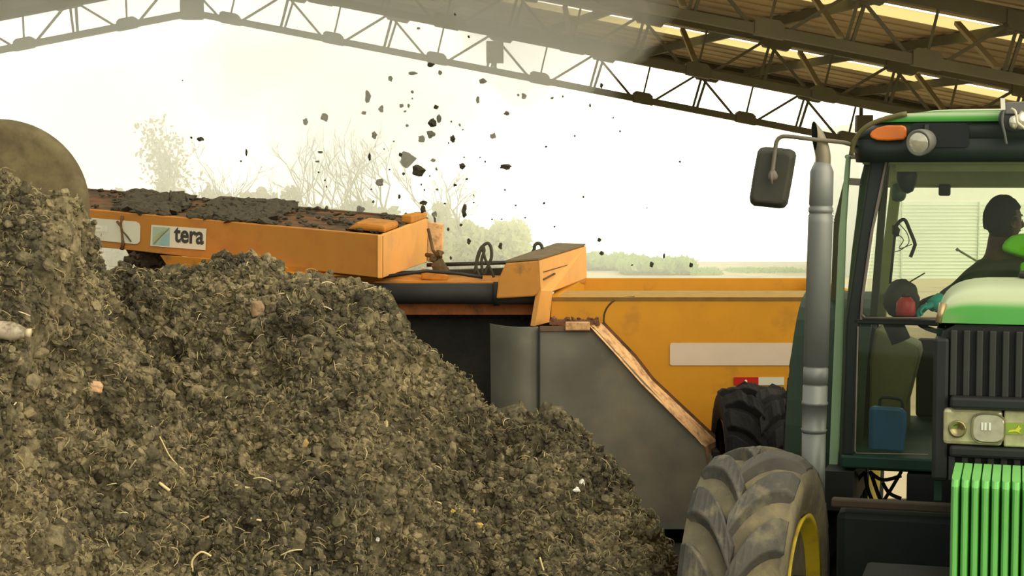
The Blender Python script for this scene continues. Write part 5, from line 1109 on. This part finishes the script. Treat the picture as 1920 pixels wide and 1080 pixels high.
# (x, y, w, h, depth) measured in the photograph
A1 = [(690, 180, 9, 24, 17), (714, 205, 9, 13, 17), (682, 212, 10, 7, 17), (753, 198, 8, 7, 15), (766, 198, 5, 8, 15), (759, 209, 6, 5, 15), (773, 172, 6, 6, 14), (818, 201, 8, 9, 12), (811, 231, 14, 16, 10), (823, 222, 9, 15, 13),
      (809, 252, 15, 14, 13), (790, 260, 11, 15, 15), (849, 260, 11, 12, 12), (763, 236, 7, 6, 16), (702, 253, 10, 13, 14), (764, 297, 28, 28, 15.5), (785, 319, 22, 21, 8), (756, 326, 6, 6, 8), (693, 295, 5, 15, 9), (751, 290, 6, 8, 12),
      (711, 343, 15, 14, 14), (812, 301, 11, 6, 15), (818, 317, 6, 6, 14), (867, 311, 15, 10, 11), (948, 312, 24, 10, 9), (749, 368, 5, 9, 9), (794, 380, 16, 8, 12), (793, 393, 12, 13, 11), (870, 397, 12, 22, 10), (814, 402, 9, 11, 14),
      (676, 393, 16, 14, 16), (924, 255, 10, 11, 15), (950, 213, 9, 8, 13), (983, 180, 9, 11, 16), (972, 178, 6, 6, 16), (896, 188, 6, 15, 16), (854, 347, 8, 5, 12), (875, 336, 5, 5, 10), (888, 367, 5, 4, 14), (864, 422, 6, 6, 10),
      (840, 430, 6, 7, 12), (947, 356, 4, 4, 10), (923, 411, 4, 4, 9), (941, 411, 4, 4, 9), (808, 121, 14, 8, 11), (774, 137, 16, 7, 15), (732, 147, 8, 10, 16), (825, 136, 7, 9, 16), (906, 152, 18, 8, 15), (878, 68, 4, 4, 8),
      (853, 27, 5, 5, 9), (879, 69, 5, 5, 8), (785, 53, 7, 6, 15), (608, 220, 15, 14, 17), (573, 228, 11, 12, 18), (376, 261, 12, 9, 10), (359, 258, 5, 5, 10), (601, 285, 9, 5, 13), (595, 303, 8, 4, 13), (342, 151, 3, 3, 12),
      (1024, 275, 5, 5, 8), (1035, 184, 6, 6, 14), (1055, 181, 4, 5, 12), (1106, 198, 6, 7, 15), (1128, 160, 5, 10, 15), (1078, 255, 5, 6, 15), (1163, 246, 4, 5, 15), (1150, 221, 4, 4, 14), (1275, 303, 5, 4, 11), (1094, 369, 4, 5, 9),
      (1124, 450, 6, 8, 14), (1128, 475, 9, 8, 14), (1222, 496, 7, 11, 12), (1296, 497, 7, 9, 11), (1185, 497, 4, 4, 10), (845, 484, 6, 6, 9), (878, 455, 5, 6, 11), (879, 452, 7, 11, 12), (1020, 381, 5, 6, 13), (967, 385, 5, 4, 13),
      (938, 462, 7, 13, 12), (820, 355, 5, 5, 13), (846, 228, 4, 4, 12), (862, 234, 5, 6, 14), (868, 243, 4, 4, 14), (773, 185, 4, 4, 14), (696, 355, 5, 4, 13), (700, 378, 5, 7, 13), (738, 265, 4, 4, 14), (720, 280, 4, 4, 14),
      (834, 382, 5, 4, 11), (888, 380, 4, 4, 12), (900, 295, 4, 3, 12), (910, 303, 4, 4, 12), (870, 295, 4, 4, 13), (841, 268, 3, 3, 11), (1213, 390, 3, 3, 12), (612, 350, 3, 5, 9), (609, 338, 4, 4, 10), (598, 323, 4, 5, 11),
      (462, 285, 5, 12, 13), (452, 302, 4, 5, 13), (730, 318, 4, 4, 12), (790, 346, 4, 4, 12), (796, 356, 4, 4, 12), (806, 330, 4, 4, 12), (1245, 480, 5, 9, 13), (1040, 425, 4, 5, 13), (985, 408, 4, 4, 13)]
def where(x, y):
    h = 'high by the roof truss' if y < 160 else 'level with the tree tops' if y < 290 else 'just above the orange machine' if y > 370 else 'mid height'
    v = 'left of the spray' if x < 640 else 'right of the spray' if x > 1000 else 'in the spray'
    return h, v
for i, (x, y, w, h, Yd) in enumerate(A1):
    if Yd >= 13: Yd += 2.5
    k = Yd / F; mb = MB(); mb.blob(P(x, y, Yd), (w * k * .5, min(w, h) * k * .45, h * k * .5), 300 + i, .30, 2 if max(w, h) > 7 else 1, False, rot=False)
    hh, vv_ = where(x, y)
    big = {16: 'darkest round clod in the air, lower right of the ragged star shaped one', 15: 'ragged star shaped clod, largest in the spray', 24: 'dark clod with a thin tail flying right of the spray', 28: 'upright dark clod just above the gap beside the beam end', 8: 'dark wedge shaped clod at the middle height of the spray', 55: 'dark oval clod flying alone at the left', 0: 'tall thin pale clod at the top left of the spray', 53: 'roundest pale clod of the pair left of the spray', 54: 'smaller pale clod of the pair left of the spray', 44: 'dark clod passing the lower edge of the far roof truss', 34: 'rear pale clod of the two near the truss, right of the spray', 60: 'small dark clod far right of the spray below the roof'}
    lab = big.get(i) or ('%s %s clod in the air, %s, %s' % ('tiny' if max(w, h) <= 5 else 'small' if max(w, h) <= 10 else 'larger', 'pale' if Yd >= 15.5 else 'dark', hh, vv_))
    o = top(mb, 'clod', CLOD, lab, 'clod', 'clods in the air, ' + lab.replace(' clod in the air', '') if i not in big else 'large clods thrown up by the machine')
